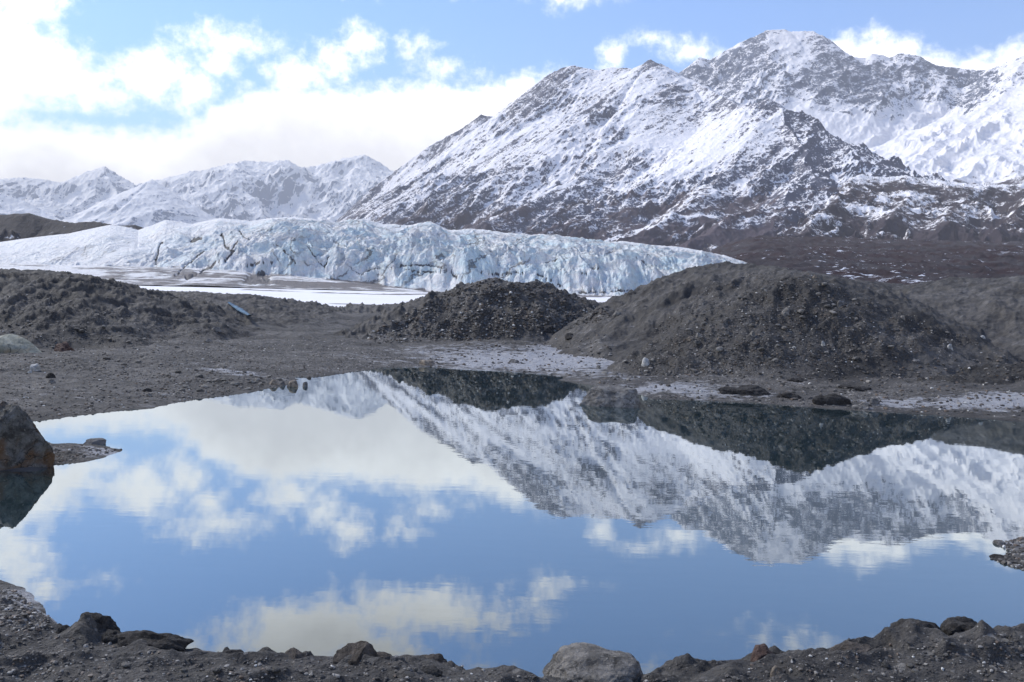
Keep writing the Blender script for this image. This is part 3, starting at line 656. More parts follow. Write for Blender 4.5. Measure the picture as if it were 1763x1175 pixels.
def outcrops(px, py, lst):
    r = 0
    for cx_, cy_, rx, ry, rot, a in lst:
        c_, s_ = math.cos(math.radians(rot)), math.sin(math.radians(rot)); dx, dy = px - cx_, cy_ - py
        r = r + a * np.exp(-((dx * c_ + dy * s_) / rx) ** 2 - ((-dx * s_ + dy * c_) / ry) ** 2)
    return r
def UV(X, Y, Z): return CX + F * (X / Y * cr + (Z - CAMZ) / Y * sr), HY - F * ((Z - CAMZ) / Y * cr - X / Y * sr)
# left massif and the dark pointed spur in front of it
LA = [([(540, 420, 5000), (585, 380, 5150), (640, 325, 5300), (690, 287, 5400), (740, 250, 5450), (790, 224, 5450), (828, 198, 5450), (850, 200, 5430), (880, 184, 5400), (905, 166, 5400), (930, 150, 5400), (945, 128, 5400), (965, 118, 5400), (985, 113, 5400), (1030, 121, 5350), (1050, 116, 5350), (1085, 117, 5300), (1098, 124, 5280), (1120, 103, 5250), (1145, 119, 5200), (1190, 138, 5000), (1240, 164, 4600), (1275, 184, 4200), (1300, 178, 3900), (1322, 172, 3800), (1345, 188, 3700)], lambda u: np.interp(u, [-.02, .07, .12], [1.0, .74, .62]), 1),
      ([(1345, 188, 3700), (1368, 208, 3650), (1385, 222, 3600), (1410, 248, 3550), (1440, 268, 3500), (1455, 285, 3450), (1482, 302, 3400), (1520, 335, 3300)], .80, 1),
      ([(1345, 188, 3700), (1358, 215, 3500), (1375, 250, 3280), (1400, 295, 3000), (1430, 350, 2700)], .72, 0),
      ([(1120, 103, 5250), (1060, 160, 4900), (990, 215, 4600), (850, 300, 4100), (700, 385, 3700)], .66, 0),
      ([(985, 113, 5400), (930, 175, 5150), (870, 240, 4950), (765, 320, 4600), (650, 395, 4400)], .85, 0),
      ([(828, 198, 5450), (765, 275, 5100), (690, 350, 4900), (625, 400, 4750)], .95, 0),
      ([(1190, 138, 5000), (1120, 225, 4300), (960, 325, 3600), (800, 395, 3200)], .55, 0),
      ([(1275, 184, 4200), (1190, 265, 3600), (1060, 345, 3050), (900, 410, 2700)], .55, 0),
      ([(1322, 172, 3800), (1260, 290, 3200), (1150, 375, 2700), (1020, 430, 2350)], .55, 0),
      ([(1400, 295, 3000), (1330, 350, 2600), (1220, 400, 2300), (1100, 440, 2100)], .5, 0)]
def rockA(X, Y, Z, S, gx_, gy_, r1, r2, dm):
    px, py = UV(X, Y, Z)
    e = S * .46 - .215 - .28 * r1 + .22 * np.exp(-dm / 130) + .42 * fbm((X * .66 + Y * .75) / 1100, (Y * .66 - X * .75) / 300, 4, .6, 5)
    east = sstep(-gx_, .08, .40) * sstep(px, 1342, 1362) * sstep(Y, 3900, 3700)      # more bare rock on the east-falling slopes of the spur
    e = e + 1.0 * east
    e = e + .18 * sstep(Z, 700, 300) + outcrops(px, py, [(952, 138, 32, 13, 50, .6), (900, 172, 26, 8, 35, .4), (1020, 150, 30, 10, 0, .25), (1310, 178, 34, 9, 0, .6), (1240, 180, 16, 6, 40, .5), (1150, 160, 40, 20, -30, .2), (640, 350, 70, 45, 30, .22), (830, 205, 20, 8, 30, .4), (1120, 112, 16, 8, 0, .4), (880, 250, 60, 9, 30, .35), (760, 330, 100, 8, 35, .3), (1180, 260, 70, 25, 30, -.25), (1000, 290, 80, 20, 30, -.2)])
    A = X * math.cos(.85) + Y * math.sin(.85); B = -X * math.sin(.85) + Y * math.cos(.85)
    e = e + .42 * fbm(A / 520, B / 34, 4, .6, 17) + .035
    e = np.minimum(e, np.where(east > .5, .80, .60))
    tl = 470 + 90 * fbm(X / 500, Y / 500, 4, .6, 15)
    A = X * math.cos(.6) + Y * math.sin(.6); B = -X * math.sin(.6) + Y * math.cos(.6)
    streak = fbm(A / 700, B / 70, 4, .6, 16)
    br = .66 * sstep(Z, tl + 200, tl - 330) + .95 * streak * sstep(Z, tl + 380, tl - 50) - .05
    br = br + .8 * sstep(Z, 200, 130)
    return e, br
build_range('mountain', 'broad snowy mountain flank rising behind the glacier with a dark pointed spur', LA, (-.42, .62), (1950, 6300), 1500, 900, M_mtn, .6, 50, 170, 101, rockA, ang=.85, stretch=3.4)

# high back peak, snow bowl and the right snow ridge
LB = [([(1130, 180, 7600), (1170, 125, 7500), (1205, 98, 7500), (1222, 103, 7500), (1245, 90, 7500), (1275, 72, 7500), (1300, 62, 7500), (1322, 52, 7500), (1350, 50, 7500), (1362, 54, 7500), (1400, 53, 7450), (1412, 62, 7450), (1432, 78, 7450), (1462, 97, 7400), (1490, 100, 7400), (1502, 92, 7400), (1520, 95, 7400), (1530, 99, 7400), (1548, 92, 7400), (1580, 95, 7400), (1610, 112, 7400), (1650, 117, 7400), (1690, 121, 7300), (1708, 118, 7200), (1740, 103, 7000), (1763, 97, 6800), (1850, 70, 6500), (2000, 60, 6300), (2300, 80, 6000)], .85, 1),
      ([(1322, 52, 7500), (1290, 120, 7100), (1230, 190, 6700)], .7, 0),
      ([(1412, 62, 7450), (1400, 130, 7100), (1420, 200, 6700)], .75, 0),
      ([(1462, 97, 7400), (1430, 150, 7050), (1350, 190, 6700)], .75, 0),
      ([(1548, 92, 7400), (1555, 150, 7100), (1500, 215, 6600)], .7, 0),
      ([(1610, 112, 7400), (1650, 170, 6900), (1600, 225, 6200), (1530, 262, 5600)], .5, 0),
      ([(1763, 97, 6800), (1730, 165, 6000), (1640, 230, 5100), (1540, 292, 4300)], .42, 0),
      ([(1850, 70, 6500), (1800, 160, 5500), (1740, 240, 4700), (1640, 310, 4000)], .42, 0),
      ([(2000, 60, 6300), (1950, 180, 5200), (1860, 280, 4300)], .42, 0)]
def rockB(X, Y, Z, S, gx_, gy_, r1, r2, dm):
    hi_ = sstep(Z, 1150, 1750)
    e = S * .36 - .38 + .36 * hi_ - .25 * r1 + .5 * fbm(X / 600, Y / 600, 4, .6, 25)
    e = e + .35 * sstep(-gx_, .3, .9) * sstep(Z, 1400, 1700)
    px, py = UV(X, Y, Z)
    e = e - .30 * sstep(Y, 6300, 5200) + outcrops(px, py, [(1270, 98, 62, 15, 35, .6), (1210, 130, 36, 14, 10, .5), (1445, 125, 50, 12, -45, .5), (1420, 165, 34, 14, 40, .4), (1345, 150, 60, 16, 15, .25), (1505, 135, 18, 30, 20, .35), (1560, 120, 50, 14, -10, .25), (1395, 195, 60, 12, 0, .3), (1500, 160, 60, 20, 30, .25), (1640, 130, 50, 8, -20, .3), (1660, 180, 20, 6, 0, .5), (1690, 195, 30, 6, 10, .4), (1535, 255, 20, 12, 0, .5), (1590, 258, 30, 10, 0, .4), (1530, 240, 90, 22, 20, -.3), (1640, 240, 60, 20, 30, -.3), (1360, 95, 30, 25, -30, -.3), (1560, 190, 60, 12, 0, -.1)])
    e = np.minimum(e + .25 * fbm(X / 160, Y / 160, 4, .65, 27) + .03, .60)
    br = .8 * sstep(Z, 720, 540) * sstep(fbm(X / 350, Y / 350, 4, .6, 26), -.25, .3)
    return e, br
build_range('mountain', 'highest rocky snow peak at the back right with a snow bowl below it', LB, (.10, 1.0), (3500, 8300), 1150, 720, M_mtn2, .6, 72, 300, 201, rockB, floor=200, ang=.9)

# wooded bench under the right mountains
LD = [([(1080, 440, 2100), (1200, 412, 2300), (1300, 380, 2600), (1380, 345, 2850), (1440, 318, 3000), (1480, 304, 3050), (1560, 305, 3050), (1610, 310, 3000), (1663, 318, 2950), (1763, 317, 2900), (2100, 300, 2900), (2500, 300, 2900)], .36, 1),
      ([(1480, 304, 3050), (1440, 350, 2600), (1380, 395, 2150), (1330, 420, 1900)], .45, 0), ([(1560, 305, 3050), (1560, 350, 2600), (1500, 400, 2100)], .45, 0),
      ([(1663, 318, 2950), (1660, 350, 2600), (1600, 400, 2100)], .45, 0), ([(1763, 317, 2900), (1763, 350, 2550), (1720, 400, 2100)], .45, 0), ([(2000, 317, 2900), (1900, 350, 2550), (1860, 400, 2100)], .45, 0)]
def rockD(X, Y, Z, S, gx_, gy_, r1, r2, dm):
    e = np.full(X.shape, -.1)
    br = .58 + .55 * fbm(X / 190, Y / 190, 5, .65, 35) + .20 * sstep(Z, 260, 150) - .22 * r1 - .35 * sstep(Z, 380, 430)
    return e, br
build_range('hill', 'brush covered bench with snow patches below the right mountains', LD, (.08, 1.0), (1350, 3300), 1000, 480, M_bench, .6, 60, 160, 301, rockD, floor=-20, ang=.9)

# brown brush plain between bench and mounds
py_ = 160 * (2300 / 160) ** np.linspace(0, 1, 420); pu = np.linspace(.06, 1.0, 900)
PY = np.repeat(py_[:, None], 900, 1); PX = pu[None] * PY
prof = np.interp(PY, [160, 300, 420, 520, 700, 950, 1300, 1750, 2300], [-2, 2, 9, 14, 26, 45, 78, 128, 150])
left_f = sstep(PX / PY, .16, .30 )
PZ = prof * (.35 + .65 * left_f) - 3 * (1 - left_f) + (ridged(PX / 90, PY / 70, 5, .55, 401) - .45) * 10 * sstep(PY, 300, 700) + fbm(PX / 25, PY / 25, 4, .6, 402) * 2.0
PZ = np.where(PX / PY < .14, np.minimum(PZ, prof * .8 - 2), PZ)
gy_ = np.gradient(PZ, axis=0) / np.gradient(PY, axis=0)
m, n, b, o = new_mat('leafless_brush'); pos = n.n('ShaderNodeNewGeometry').outputs['Position']
nz = n.noise(pos, .02, 7, .65); nf = n.noise(pos, .25, 6, .75)
c = n.mix(n.ss(nz, .35, .65), (.050, .028, .031), (.082, .074, .080)); c = n.mix(nf, n.mix(.5, c, (.01, .01, .01)), c)
sp_ = n.noise(n.mapping(pos, (.6, 1.6, 1)), .10, 7, .75); dens = n.noise(pos, .006, 3, .5); al = n.attr('snowy')
sn = n.ss(n.m('ADD', sp_, n.m('MULTIPLY', n.m('SUBTRACT', n.m('ADD', dens, al), .5), .35)), .630, .655)
c = n.mix(sn, c, (.74, .76, .82))
c = n.mix(n.m('MULTIPLY', n.ss(n.noise(pos, .011, 4, .5), .55, .65), .6), c, (.07, .078, .088)) if False else c
n.put(b.inputs['Base Color'], c); b.inputs['Roughness'].default_value = .95; b.inputs['Specular IOR Level'].default_value = .1
n.put(b.inputs['Normal'], n.bump(nf, 1., 2.5))
tag(mesh_obj('hill', np.stack([PX, PY, PZ], -1).reshape(-1, 3), grid_faces(*PX.shape), m, dict(snowy=sstep(PY, 900, 500) * .05)), kind='structure', label='reddish brown brush plain with small snow patches behind the right mound')
plain = (PX, PY, PZ)

# far range at the left
LE = [([(-300, 320, 13000), (-100, 312, 13000), (0, 308, 13000), (45, 306, 13000), (75, 309, 13000), (108, 315, 13000), (125, 306, 12800), (150, 296, 12800), (178, 287, 12800), (200, 298, 12800), (232, 318, 12800), (262, 312, 13000), (300, 303, 13000), (334, 294, 13000), (350, 293, 13000), (382, 283, 13000), (425, 277, 13000), (455, 279, 13000), (495, 276, 13000), (520, 290, 13200), (545, 285, 13500), (590, 273, 13500), (627, 266, 13500), (650, 279, 13500), (675, 293, 13500), (720, 330, 13500), (800, 360, 13500)], .62, 1),
      ([(178, 287, 12800), (150, 330, 12000), (100, 365, 11200)], .6, 0), ([(178, 287, 12800), (195, 330, 12100), (160, 375, 11300)], .6, 0), ([(334, 294, 13000), (300, 335, 12100), (230, 375, 11200)], .55, 0),
      ([(405, 292, 12200), (350, 325, 11600), (270, 375, 10800)], .62, 1), ([(405, 292, 12200), (430, 325, 11700), (460, 380, 11000)], .62, 0), ([(405, 292, 12200), (390, 330, 11600), (370, 380, 11000)], .62, 0),
      ([(425, 277, 13000), (405, 292, 12200)], .6, 0), ([(495, 276, 13000), (530, 320, 12400), (560, 380, 11500)], .6, 0), ([(627, 266, 13500), (610, 310, 12900), (570, 350, 12300)], .6, 0), ([(590, 273, 13500), (560, 320, 12700)], .6, 0),
      ([(0, 308, 13000), (20, 350, 12000), (60, 375, 11200)], .6, 0)]
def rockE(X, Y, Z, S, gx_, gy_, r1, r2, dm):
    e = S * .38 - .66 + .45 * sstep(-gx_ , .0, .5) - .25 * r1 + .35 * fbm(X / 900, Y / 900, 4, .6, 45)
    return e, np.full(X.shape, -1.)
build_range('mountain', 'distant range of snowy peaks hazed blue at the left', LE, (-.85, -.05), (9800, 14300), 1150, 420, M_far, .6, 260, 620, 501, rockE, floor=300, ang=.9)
LE2 = [([(-300, 320, 9000), (-120, 325, 9000), (0, 332, 9000), (40, 345, 9000), (75, 362, 9000), (95, 378, 9000), (130, 400, 9000)], .6, 1),
       ([(120, 400, 9400), (180, 365, 9400), (225, 330, 9400), (262, 309, 9400), (290, 330, 9350), (330, 352, 9300), (370, 375, 9200), (400, 395, 9200)], .6, 1)]
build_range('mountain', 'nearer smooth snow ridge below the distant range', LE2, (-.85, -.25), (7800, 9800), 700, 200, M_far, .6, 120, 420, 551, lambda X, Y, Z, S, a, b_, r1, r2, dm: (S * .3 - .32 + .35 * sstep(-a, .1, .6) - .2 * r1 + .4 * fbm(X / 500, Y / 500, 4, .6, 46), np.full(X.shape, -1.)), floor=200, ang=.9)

# ------------------------------------------------------------------ rocks
def perlin3(p, s=0): return (perlin(p[:, 0] + 13.1, p[:, 1] + .37 * p[:, 2], s) + perlin(p[:, 1] - 5.7, p[:, 2] + .41 * p[:, 0], s + 1) + perlin(p[:, 2] + 2.9, p[:, 0] - .33 * p[:, 1], s + 2)) / 1.9
_ico = {}
def ico(sub):
    if sub not in _ico:
        bm = bmesh.new(); bmesh.ops.create_icosphere(bm, subdivisions=sub, radius=1)
        _ico[sub] = (np.array([v.co[:] for v in bm.verts]), np.array([[v.index for v in f.verts] for f in bm.faces])); bm.free()
    return _ico[sub]
def rock_shape(seed, sub=5, cuts=14, rough=.10, flat=0., round_=.0):
    r = np.random.RandomState(seed); p, f = ico(sub); p = p.copy()
    for i in range(cuts):
        n_ = r.normal(size=3); n_[2] *= .8; n_ /= np.linalg.norm(n_); dd_ = r.uniform(.55, .88) if i % 2 else r.uniform(.68, .95)
        ex = np.clip(p @ n_ - dd_, 0, None); p -= ex[:, None] * n_ * (1 - round_)
    if flat: ex = np.clip(p[:, 2] - flat, 0, None); p[:, 2] -= ex * .85
    nn = p / np.linalg.norm(p, axis=1)[:, None]
    k = perlin3(p * 1.3, seed) * rough * 1.3
    if sub > 3:
        rr = 0; a = 1
        for o_ in range(5): rr = rr + a * (1 - 2 * np.abs(perlin3(p * (2.4 * 2 ** o_), seed + 9 * o_))); a *= .55
        k = k + rr * rough * .38
    p = p + nn * k[:, None]
    p[:, 0] /= (p[:, 0].max() - p[:, 0].min()) / 2; p[:, 1] /= (p[:, 1].max() - p[:, 1].min()) / 2; p[:, 2] /= p[:, 2].max()
    return p, f
def rock(name, cat, label, px, py, wpx, hpx, mat, seed, depth=.8, rot=0., cuts=14, rough=.10, flat=0., round_=0., sub=5, lean=0., z=None, group=None, sink=.12):
    if z is None: X, Y, Z = hit(px, py)
    else: (X, Y), Z = G(px, py, z), z
    w_ = wpx / F * Y; h_ = hpx / F * math.hypot(Y, CAMZ - Z) ; dp = w_ * depth
    p, f = rock_shape(seed, sub, cuts, rough, flat, round_)
    p[:, 0] += lean * p[:, 2]
    p = p * (w_ / 2, dp / 2, h_ / (1 - .0)); p[:, 2] -= h_ * .0
    low_ = p[:, 2] < 0; p[low_, 2] *= .45
    if rot: c_, s_ = math.cos(rot), math.sin(rot); p = np.stack([p[:, 0] * c_ - p[:, 1] * s_, p[:, 0] * s_ + p[:, 1] * c_, p[:, 2]], 1)
    o = mesh_obj(name, p, f, mat, smooth=True); o.location = (X, Y + dp * .42, Z - h_ * sink)
    me = o.data
    try:
        me.set_sharp_from_angle(angle=math.radians(34))
    except Exception: pass
    return tag(o, label, cat, group)
B = 'boulder'; K = 'rock'; C_ = 'mud clod'
rock(B, B, 'large mottled brown boulder at the left edge of the pond, reflected in the water', -18, 812, 188, 124, R_lichen, 12, .8, 0, 34, .2, flat=.8, sub=6)
rock(B, B, 'low flat-topped dark boulder standing alone in the pond near the far shore', 1060, 702, 116, 36, R_ledge, 8, .8, .05, 20, .12, flat=.7, lean=-.1, round_=.35, sub=6, sink=.1)
rock(B, B, 'pale greenish boulder half buried in the left bank', 10, 608, 98, 34, R_green, 15, .7, 0, 8, .07, round_=.4, lean=-.2)
rock(K, K, 'white rock on the mud below the pale green boulder', 57, 640, 17, 15, R_white, 21, .8, sub=4, lean=-.2)
rock(K, K, 'small white stone touching the white rock on the left mud', 49, 643, 8, 5, R_white, 22, .8, sub=3)
rock('mud_clod', C_, 'small dark clod right of the white rock on the left mud', 85, 652, 15, 10, R_mud, 23, .8, sub=4)
rock('mud_clod', C_, 'rusty dark clod on the slope right of the pale green boulder', 106, 606, 46, 20, R_red, 24, .7, rough=.2)
rock(K, K, 'small grey rock just under the small dark clod on the left mud', 88, 660, 12, 8, R_grey, 25, sub=4)
rock(K, K, 'round white rock at the foot of the right mound', 1112, 629, 15, 14, R_white, 31, .8, cuts=6, round_=.5, sub=4)
rock(K, K, 'pale turquoise-white rock at the right foot of the big mound', 1637, 602, 10, 10, R_white, 32, sub=4)
rock(K, K, 'flat white rock near the right tip of the big mound', 1693, 584, 10, 6, R_white, 33, sub=4)
rock(K, K, 'whitish pointed rock in the middle of the right mound face', 1418, 596, 8, 9, R_white, 34, sub=4)
rock(K, K, 'grey oval rock left of centre on the right mound face', 1297, 583, 11, 12, R_grey, 35, sub=4)
rock(K, K, 'pale rounded rock near the crest of the right mound', 1403, 480, 9, 7, R_tan, 36, sub=4)
rock(B, B, 'half buried grey boulder high on the right mound face', 1355, 545, 22, 14, R_grey, 37)
rock(B, B, 'dark grey rounded boulder beside a paler one in the upper right mound face', 1450, 529, 17, 12, R_slate, 38, sub=4)
rock(B, B, 'grey boulder right of the dark rounded one on the right mound', 1505, 529, 12, 9, R_grey, 39, sub=4)
rock(B, B, 'squat grey-brown boulder in the middle of the right mound', 1410, 574, 17, 9, R_brown, 40, sub=4)
rock(K, K, 'long pale rock left of the tan one on the right mound', 1190, 587, 17, 7, R_tan, 41, sub=4)
rock(K, K, 'pale rock upper of the pair on the left face of the right mound', 1204, 580, 11, 7, R_grey, 42, sub=4)
rock(K, K, 'tan rock on the left face of the right mound', 1237, 590, 9, 8, R_tan, 43, sub=4)
rock(K, K, 'grey flat stone low on the right mound face', 1322, 596, 11, 7, R_grey, 44, sub=4)
rock(K, K, 'small white stone low in the middle of the right mound', 1368, 601, 7, 5, R_white, 45, sub=3)
rock(K, K, 'grey rock at the waist of the right mound, right side', 1555, 551, 9, 7, R_grey, 46, sub=4)
rock(K, K, 'pale jagged rock on the silt crest at the far right', 1650, 477, 13, 8, R_tan, 47, cuts=18, rough=.2, sub=4)
rock(K, K, 'dark flat rock lying on the pale silt between the mounds', 885, 626, 19, 6, R_slate, 51, flat=.6, sub=4)
rock(B, B, 'dark blocky boulder on the silt gap between the two mounds', 945, 574, 28, 13, R_mud, 52)
rock(B, B, 'smaller dark boulder right of the blocky one in the silt gap', 983, 583, 22, 10, R_mud, 53)
rock(K, K, 'pale rock at the right foot of the central mound', 1062, 546, 18, 9, R_grey, 54, sub=4)
rock(K, K, 'flat olive-pale rock on the far shore left of the silt', 736, 630, 30, 10, R_tan, 55, flat=.5, sub=4)
rock(K, K, 'tan rock on the gravel spit at the left shore', 470, 663, 22, 9, R_tan, 61, sub=4)
rock(K, K, 'small dark brown rock between the tan ones on the gravel spit', 486, 664, 11, 8, R_slate, 62, sub=4)
rock(K, K, 'rusty tan rock at the tip of the gravel spit', 502, 667, 20, 13, R_tan, 63, sub=4)
rock(K, K, 'round dark stone standing in the water off the gravel spit', 525, 666, 9, 9, R_slate, 64, sub=4)
rock(K, K, 'small dark stone in the water above the spit tip', 531, 652, 9, 4, R_brown, 65, sub=3)
rock(K, K, 'pale rock flat on the gravel left of the small pool', 371, 570, 17, 7, R_grey, 66, sub=4)
rock(K, K, 'bluish grey rock on the gravel below the pale flat one', 355, 590, 17, 7, R_grey, 67, sub=4)
rock(K, K, 'dark stone on the smooth mud near the left shore', 251, 676, 16, 6, R_mud, 68, sub=4)
rock(K, K, 'grey stone under the dark stone near the left shore', 255, 684, 11, 7, R_grey, 69, sub=4)
rock(K, K, 'flat dark slab of rock on the little mud spit at the left', 158, 766, 38, 9, R_slate, 70, flat=.55, sub=4)
rock('mud_clod', C_, 'long dark mud clod at the edge of the far right shore', 1285, 684, 98, 20, R_mud, 71, .6, rough=.2)
rock('mud_clod', C_, 'low dark clod between the two larger ones on the right shore', 1362, 688, 42, 11, R_mud, 72, .6, rough=.2)
rock('mud_clod', C_, 'lumpy dark mud clod touching the water on the right shore', 1435, 699, 78, 20, R_mud, 73, .5, rough=.26)
rock(K, K, 'pale crusted rock at the water edge right of the lumpy clod', 1487, 706, 32, 14, R_grey, 74, .7, rough=.2, sub=4)
rock(K, K, 'dark rock behind the pale crusted one on the right shore', 1507, 697, 19, 11, R_slate, 75, sub=4)
rock('mud_clod', C_, 'low grey clod on the mud above the right shore clods', 1470, 673, 70, 10, R_mud, 76, .6, rough=.2)
rock('mud_clod', C_, 'small clod above the long one on the right mud', 1375, 659, 36, 8, R_mud, 77, .6, rough=.2)
# foreground
rock(B, B, 'large light grey-brown boulder at the bottom edge, right of centre', 1029, 1190, 188, 43, R_grey, 81, .8, .1, 10, .12, flat=.82, round_=.5, z=.06, sub=6)
rock(B, B, 'brown angular boulder with a pale top at the bottom edge left of centre', 612, 1166, 86, 46, R_brown, 82, .8, .1, 20, .13, z=.12)
rock(K, K, 'dark wedge shaped rock right of the brown angular boulder', 684, 1160, 34, 27, R_slate, 83, .8, .5, 22, .07, z=.12)
rock(K, K, 'brown rock leaning against the right side of the brown angular boulder', 652, 1142, 40, 14, R_brown, 84, .7, .2, 16, .1, z=.12)
rock(K, K, 'brown blunt rock on the bottom shore left of the brown boulder', 500, 1150, 48, 24, R_brown, 85, .8, .2, 18, .1, z=.12)
rock(K, K, 'small rough rock with a shaded front between the two brown ones', 549, 1152, 26, 14, R_brown, 86, .8, .2, 18, .1, z=.12, sub=4)
rock('mud_clod', C_, 'tall dark mud clod on the lower left shore', 148, 1102, 84, 38, R_mud, 87, .8, .1, 10, .22, z=.14)
rock('mud_clod', C_, 'small dark clod against the left side of the tall clod', 106, 1101, 38, 18, R_mud, 95, .8, .1, 10, .22, z=.14)
rock('mud_clod', C_, 'long dark mud ledge right of the tall clod on the lower left shore', 250, 1124, 142, 30, R_mud, 88, .45, -.12, 10, .2, z=.14)
rock('mud_clod', C_, 'low clod linking the tall clod and the long ledge', 192, 1108, 56, 18, R_mud, 96, .6, -.1, 10, .22, z=.14)
rock(K, K, 'flat light grey slab below the long mud ledge', 270, 1143, 48, 9, R_grey, 89, .7, .1, 14, .05, flat=.5, z=.15)
rock(K, K, 'small flat grey stone at the lower left', 331, 1157, 21, 7, R_grey, 90, .8, sub=4, flat=.6, z=.16)
rock(K, K, 'low dark rock on the shore right of the mud ledge', 396, 1133, 40, 10, R_mud, 91, .7, sub=4, z=.12)
rock(K, K, 'dark reddish rock on the crest of the lower right bank', 1318, 1146, 58, 28, R_red, 92, .8, .2, 18, .1, z=.14)
rock(K, K, 'small pale brown rock below the reddish rock on the lower right bank', 1343, 1168, 26, 18, R_tan, 93, .8, sub=4, z=.16)
rock('mud_clod', C_, 'broad gravelly mud hump on the lower right bank', 1600, 1118, 120, 40, R_mud, 94, .8, .1, 8, .22, z=.16, sink=.2)
rock('mud_clod', C_, 'smooth dark mud hump right of the gravelly one', 1688, 1108, 104, 30, R_mud, 97, .8, .1, 8, .22, z=.16, sink=.2)
rock('mud_clod', C_, 'low brown clod left of the gravelly hump on the lower right bank', 1480, 1131, 80, 14, R_brown, 98, .7, .1, 8, .2, z=.17)
rock(K, K, 'brown edged clod of earth at the bottom shore, right of the wedge rock', 740, 1150, 60, 14, R_brown, 99, .7, .1, 10, .22, z=.1)
rock('mud_clod', C_, 'dark clod at the bottom edge under the shore notch', 735, 1172, 56, 16, R_mud, 100, .7, .1, 10, .2, z=.14)
rock(K, K, 'dark jagged rock at the tip of the small right hand spit', 1726, 938, 24, 7, R_slate, 101, .8, cuts=18, z=.0, sub=4)
rock(K, K, 'dark rock under the jagged one on the right hand spit', 1722, 963, 26, 6, R_mud, 102, .8, cuts=18, z=.0, sub=4)

# blue strip on the slope behind the left bank
rr_ = np.random.RandomState(4); ring = []
kx = [hit(394 + 35 * q, 527 + 25 * q) for q in np.linspace(0, 1, 5)]; kx = np.array(kx); kq = np.linspace(0, 1, 5)
for i in range(40):
    q = i / 39; X, Y, Z = (np.polyval(np.polyfit(kq, kx[:, a_], 2), q) for a_ in range(3)); wd_ = (.05 + .05 * math.sin(q * math.pi)) * rr_.uniform(.8, 1.2); hh_ = wd_ * .6
    ring += [(X + wd_ * math.cos(a_), Y + wd_ * .8 * math.cos(a_), Z + .16 + hh_ * math.sin(a_)) for a_ in np.linspace(0, 2 * math.pi, 9)[:-1]]
ri_ = np.arange(320).reshape(40, 8); ff = np.stack([ri_[:-1], np.roll(ri_, -1, 1)[:-1], np.roll(ri_, -1, 1)[1:], ri_[1:]], -1).reshape(-1, 4)
m, n, b, o = new_mat('blue_ice'); pos = n.n('ShaderNodeNewGeometry').outputs['Position']
n.put(b.inputs['Base Color'], n.mix(n.ss(n.noise(pos, 5, 4, .7), .4, .62), (.015, .045, .10), (.07, .18, .27))); b.inputs['Roughness'].default_value = .85
bs_ = mesh_obj('ice_strip', ring, ff, m); tag(bs_, 'narrow bright blue strip running down the dark slope beyond the left bank', 'ice')

# countable loose stones, copies of a few shapes
protos = []
for i in range(7):
    p, f = rock_shape(200 + i, 3, 10, .10, round_=.3 * (i % 2)); p[:, 2] *= .7
    me_o = mesh_obj('stone', p, f, R_peb); protos.append(me_o.data); bpy.data.objects.remove(me_o)
def scatter(nm_, label, group, count, poly_px, size, seed, pow_=2.2):
    r = np.random.RandomState(seed); k = 0; xs = np.array(poly_px, float); tries = 0
    while k < count and tries < count * 20:
        tries += 1
        px, py = r.uniform(xs[:, 0].min(), xs[:, 0].max()), r.uniform(xs[:, 1].min(), xs[:, 1].max())
        if poly_sd_(np.array([px]), np.array([py]), xs)[0] > 0: continue
        X, Y, Z = hit(px, py)
        if Z < .015: continue
        s_ = size[0] + (size[1] - size[0]) * r.uniform() ** pow_
        o = bpy.data.objects.new('stone', protos[r.randint(7)]); link(o)
        o.location = (X, Y, Z + s_ * .08); o.scale = (s_ * r.uniform(.8, 1.3) / 2, s_ / 2, s_ * r.uniform(.6, 1.) / 2); o.rotation_euler = (r.uniform(-.3, .3), r.uniform(-.3, .3), r.uniform(0, 6.28))
        tag(o, label, 'stone', group); k += 1
scatter('a', 'small pale stone among the loose ones on the face of the big right mound', 'loose stones on the right mound', 90, [(1130, 615), (1250, 500), (1390, 480), (1520, 530), (1680, 590), (1500, 618), (1300, 634)], (.05, .17), 1)
scatter('b', 'small pale stone among the loose ones on the left bank above the pond', 'loose stones on the left bank', 80, [(0, 560), (200, 540), (340, 600), (440, 650), (330, 680), (200, 640), (0, 600)], (.05, .16), 2)
scatter('c', 'stone in the gravel around the spit on the left shore', 'stones around the gravel spit', 45, [(300, 680), (340, 640), (420, 640), (500, 655), (480, 664), (380, 680)], (.06, .16), 3)
scatter('d', 'small stone on the muddy foot of the right mound near the far shore', 'stones at the foot of the right mound', 30, [(1010, 640), (1090, 615), (1200, 640), (1100, 662)], (.05, .14), 4)
scatter('e', 'small pale grey stone lying on the dark mud of the near shore', 'stones on the near shore', 45, [(20, 1110), (340, 1145), (800, 1165), (1250, 1168), (1560, 1125), (1763, 1110), (1763, 1172), (20, 1172)], (.012, .045), 7)

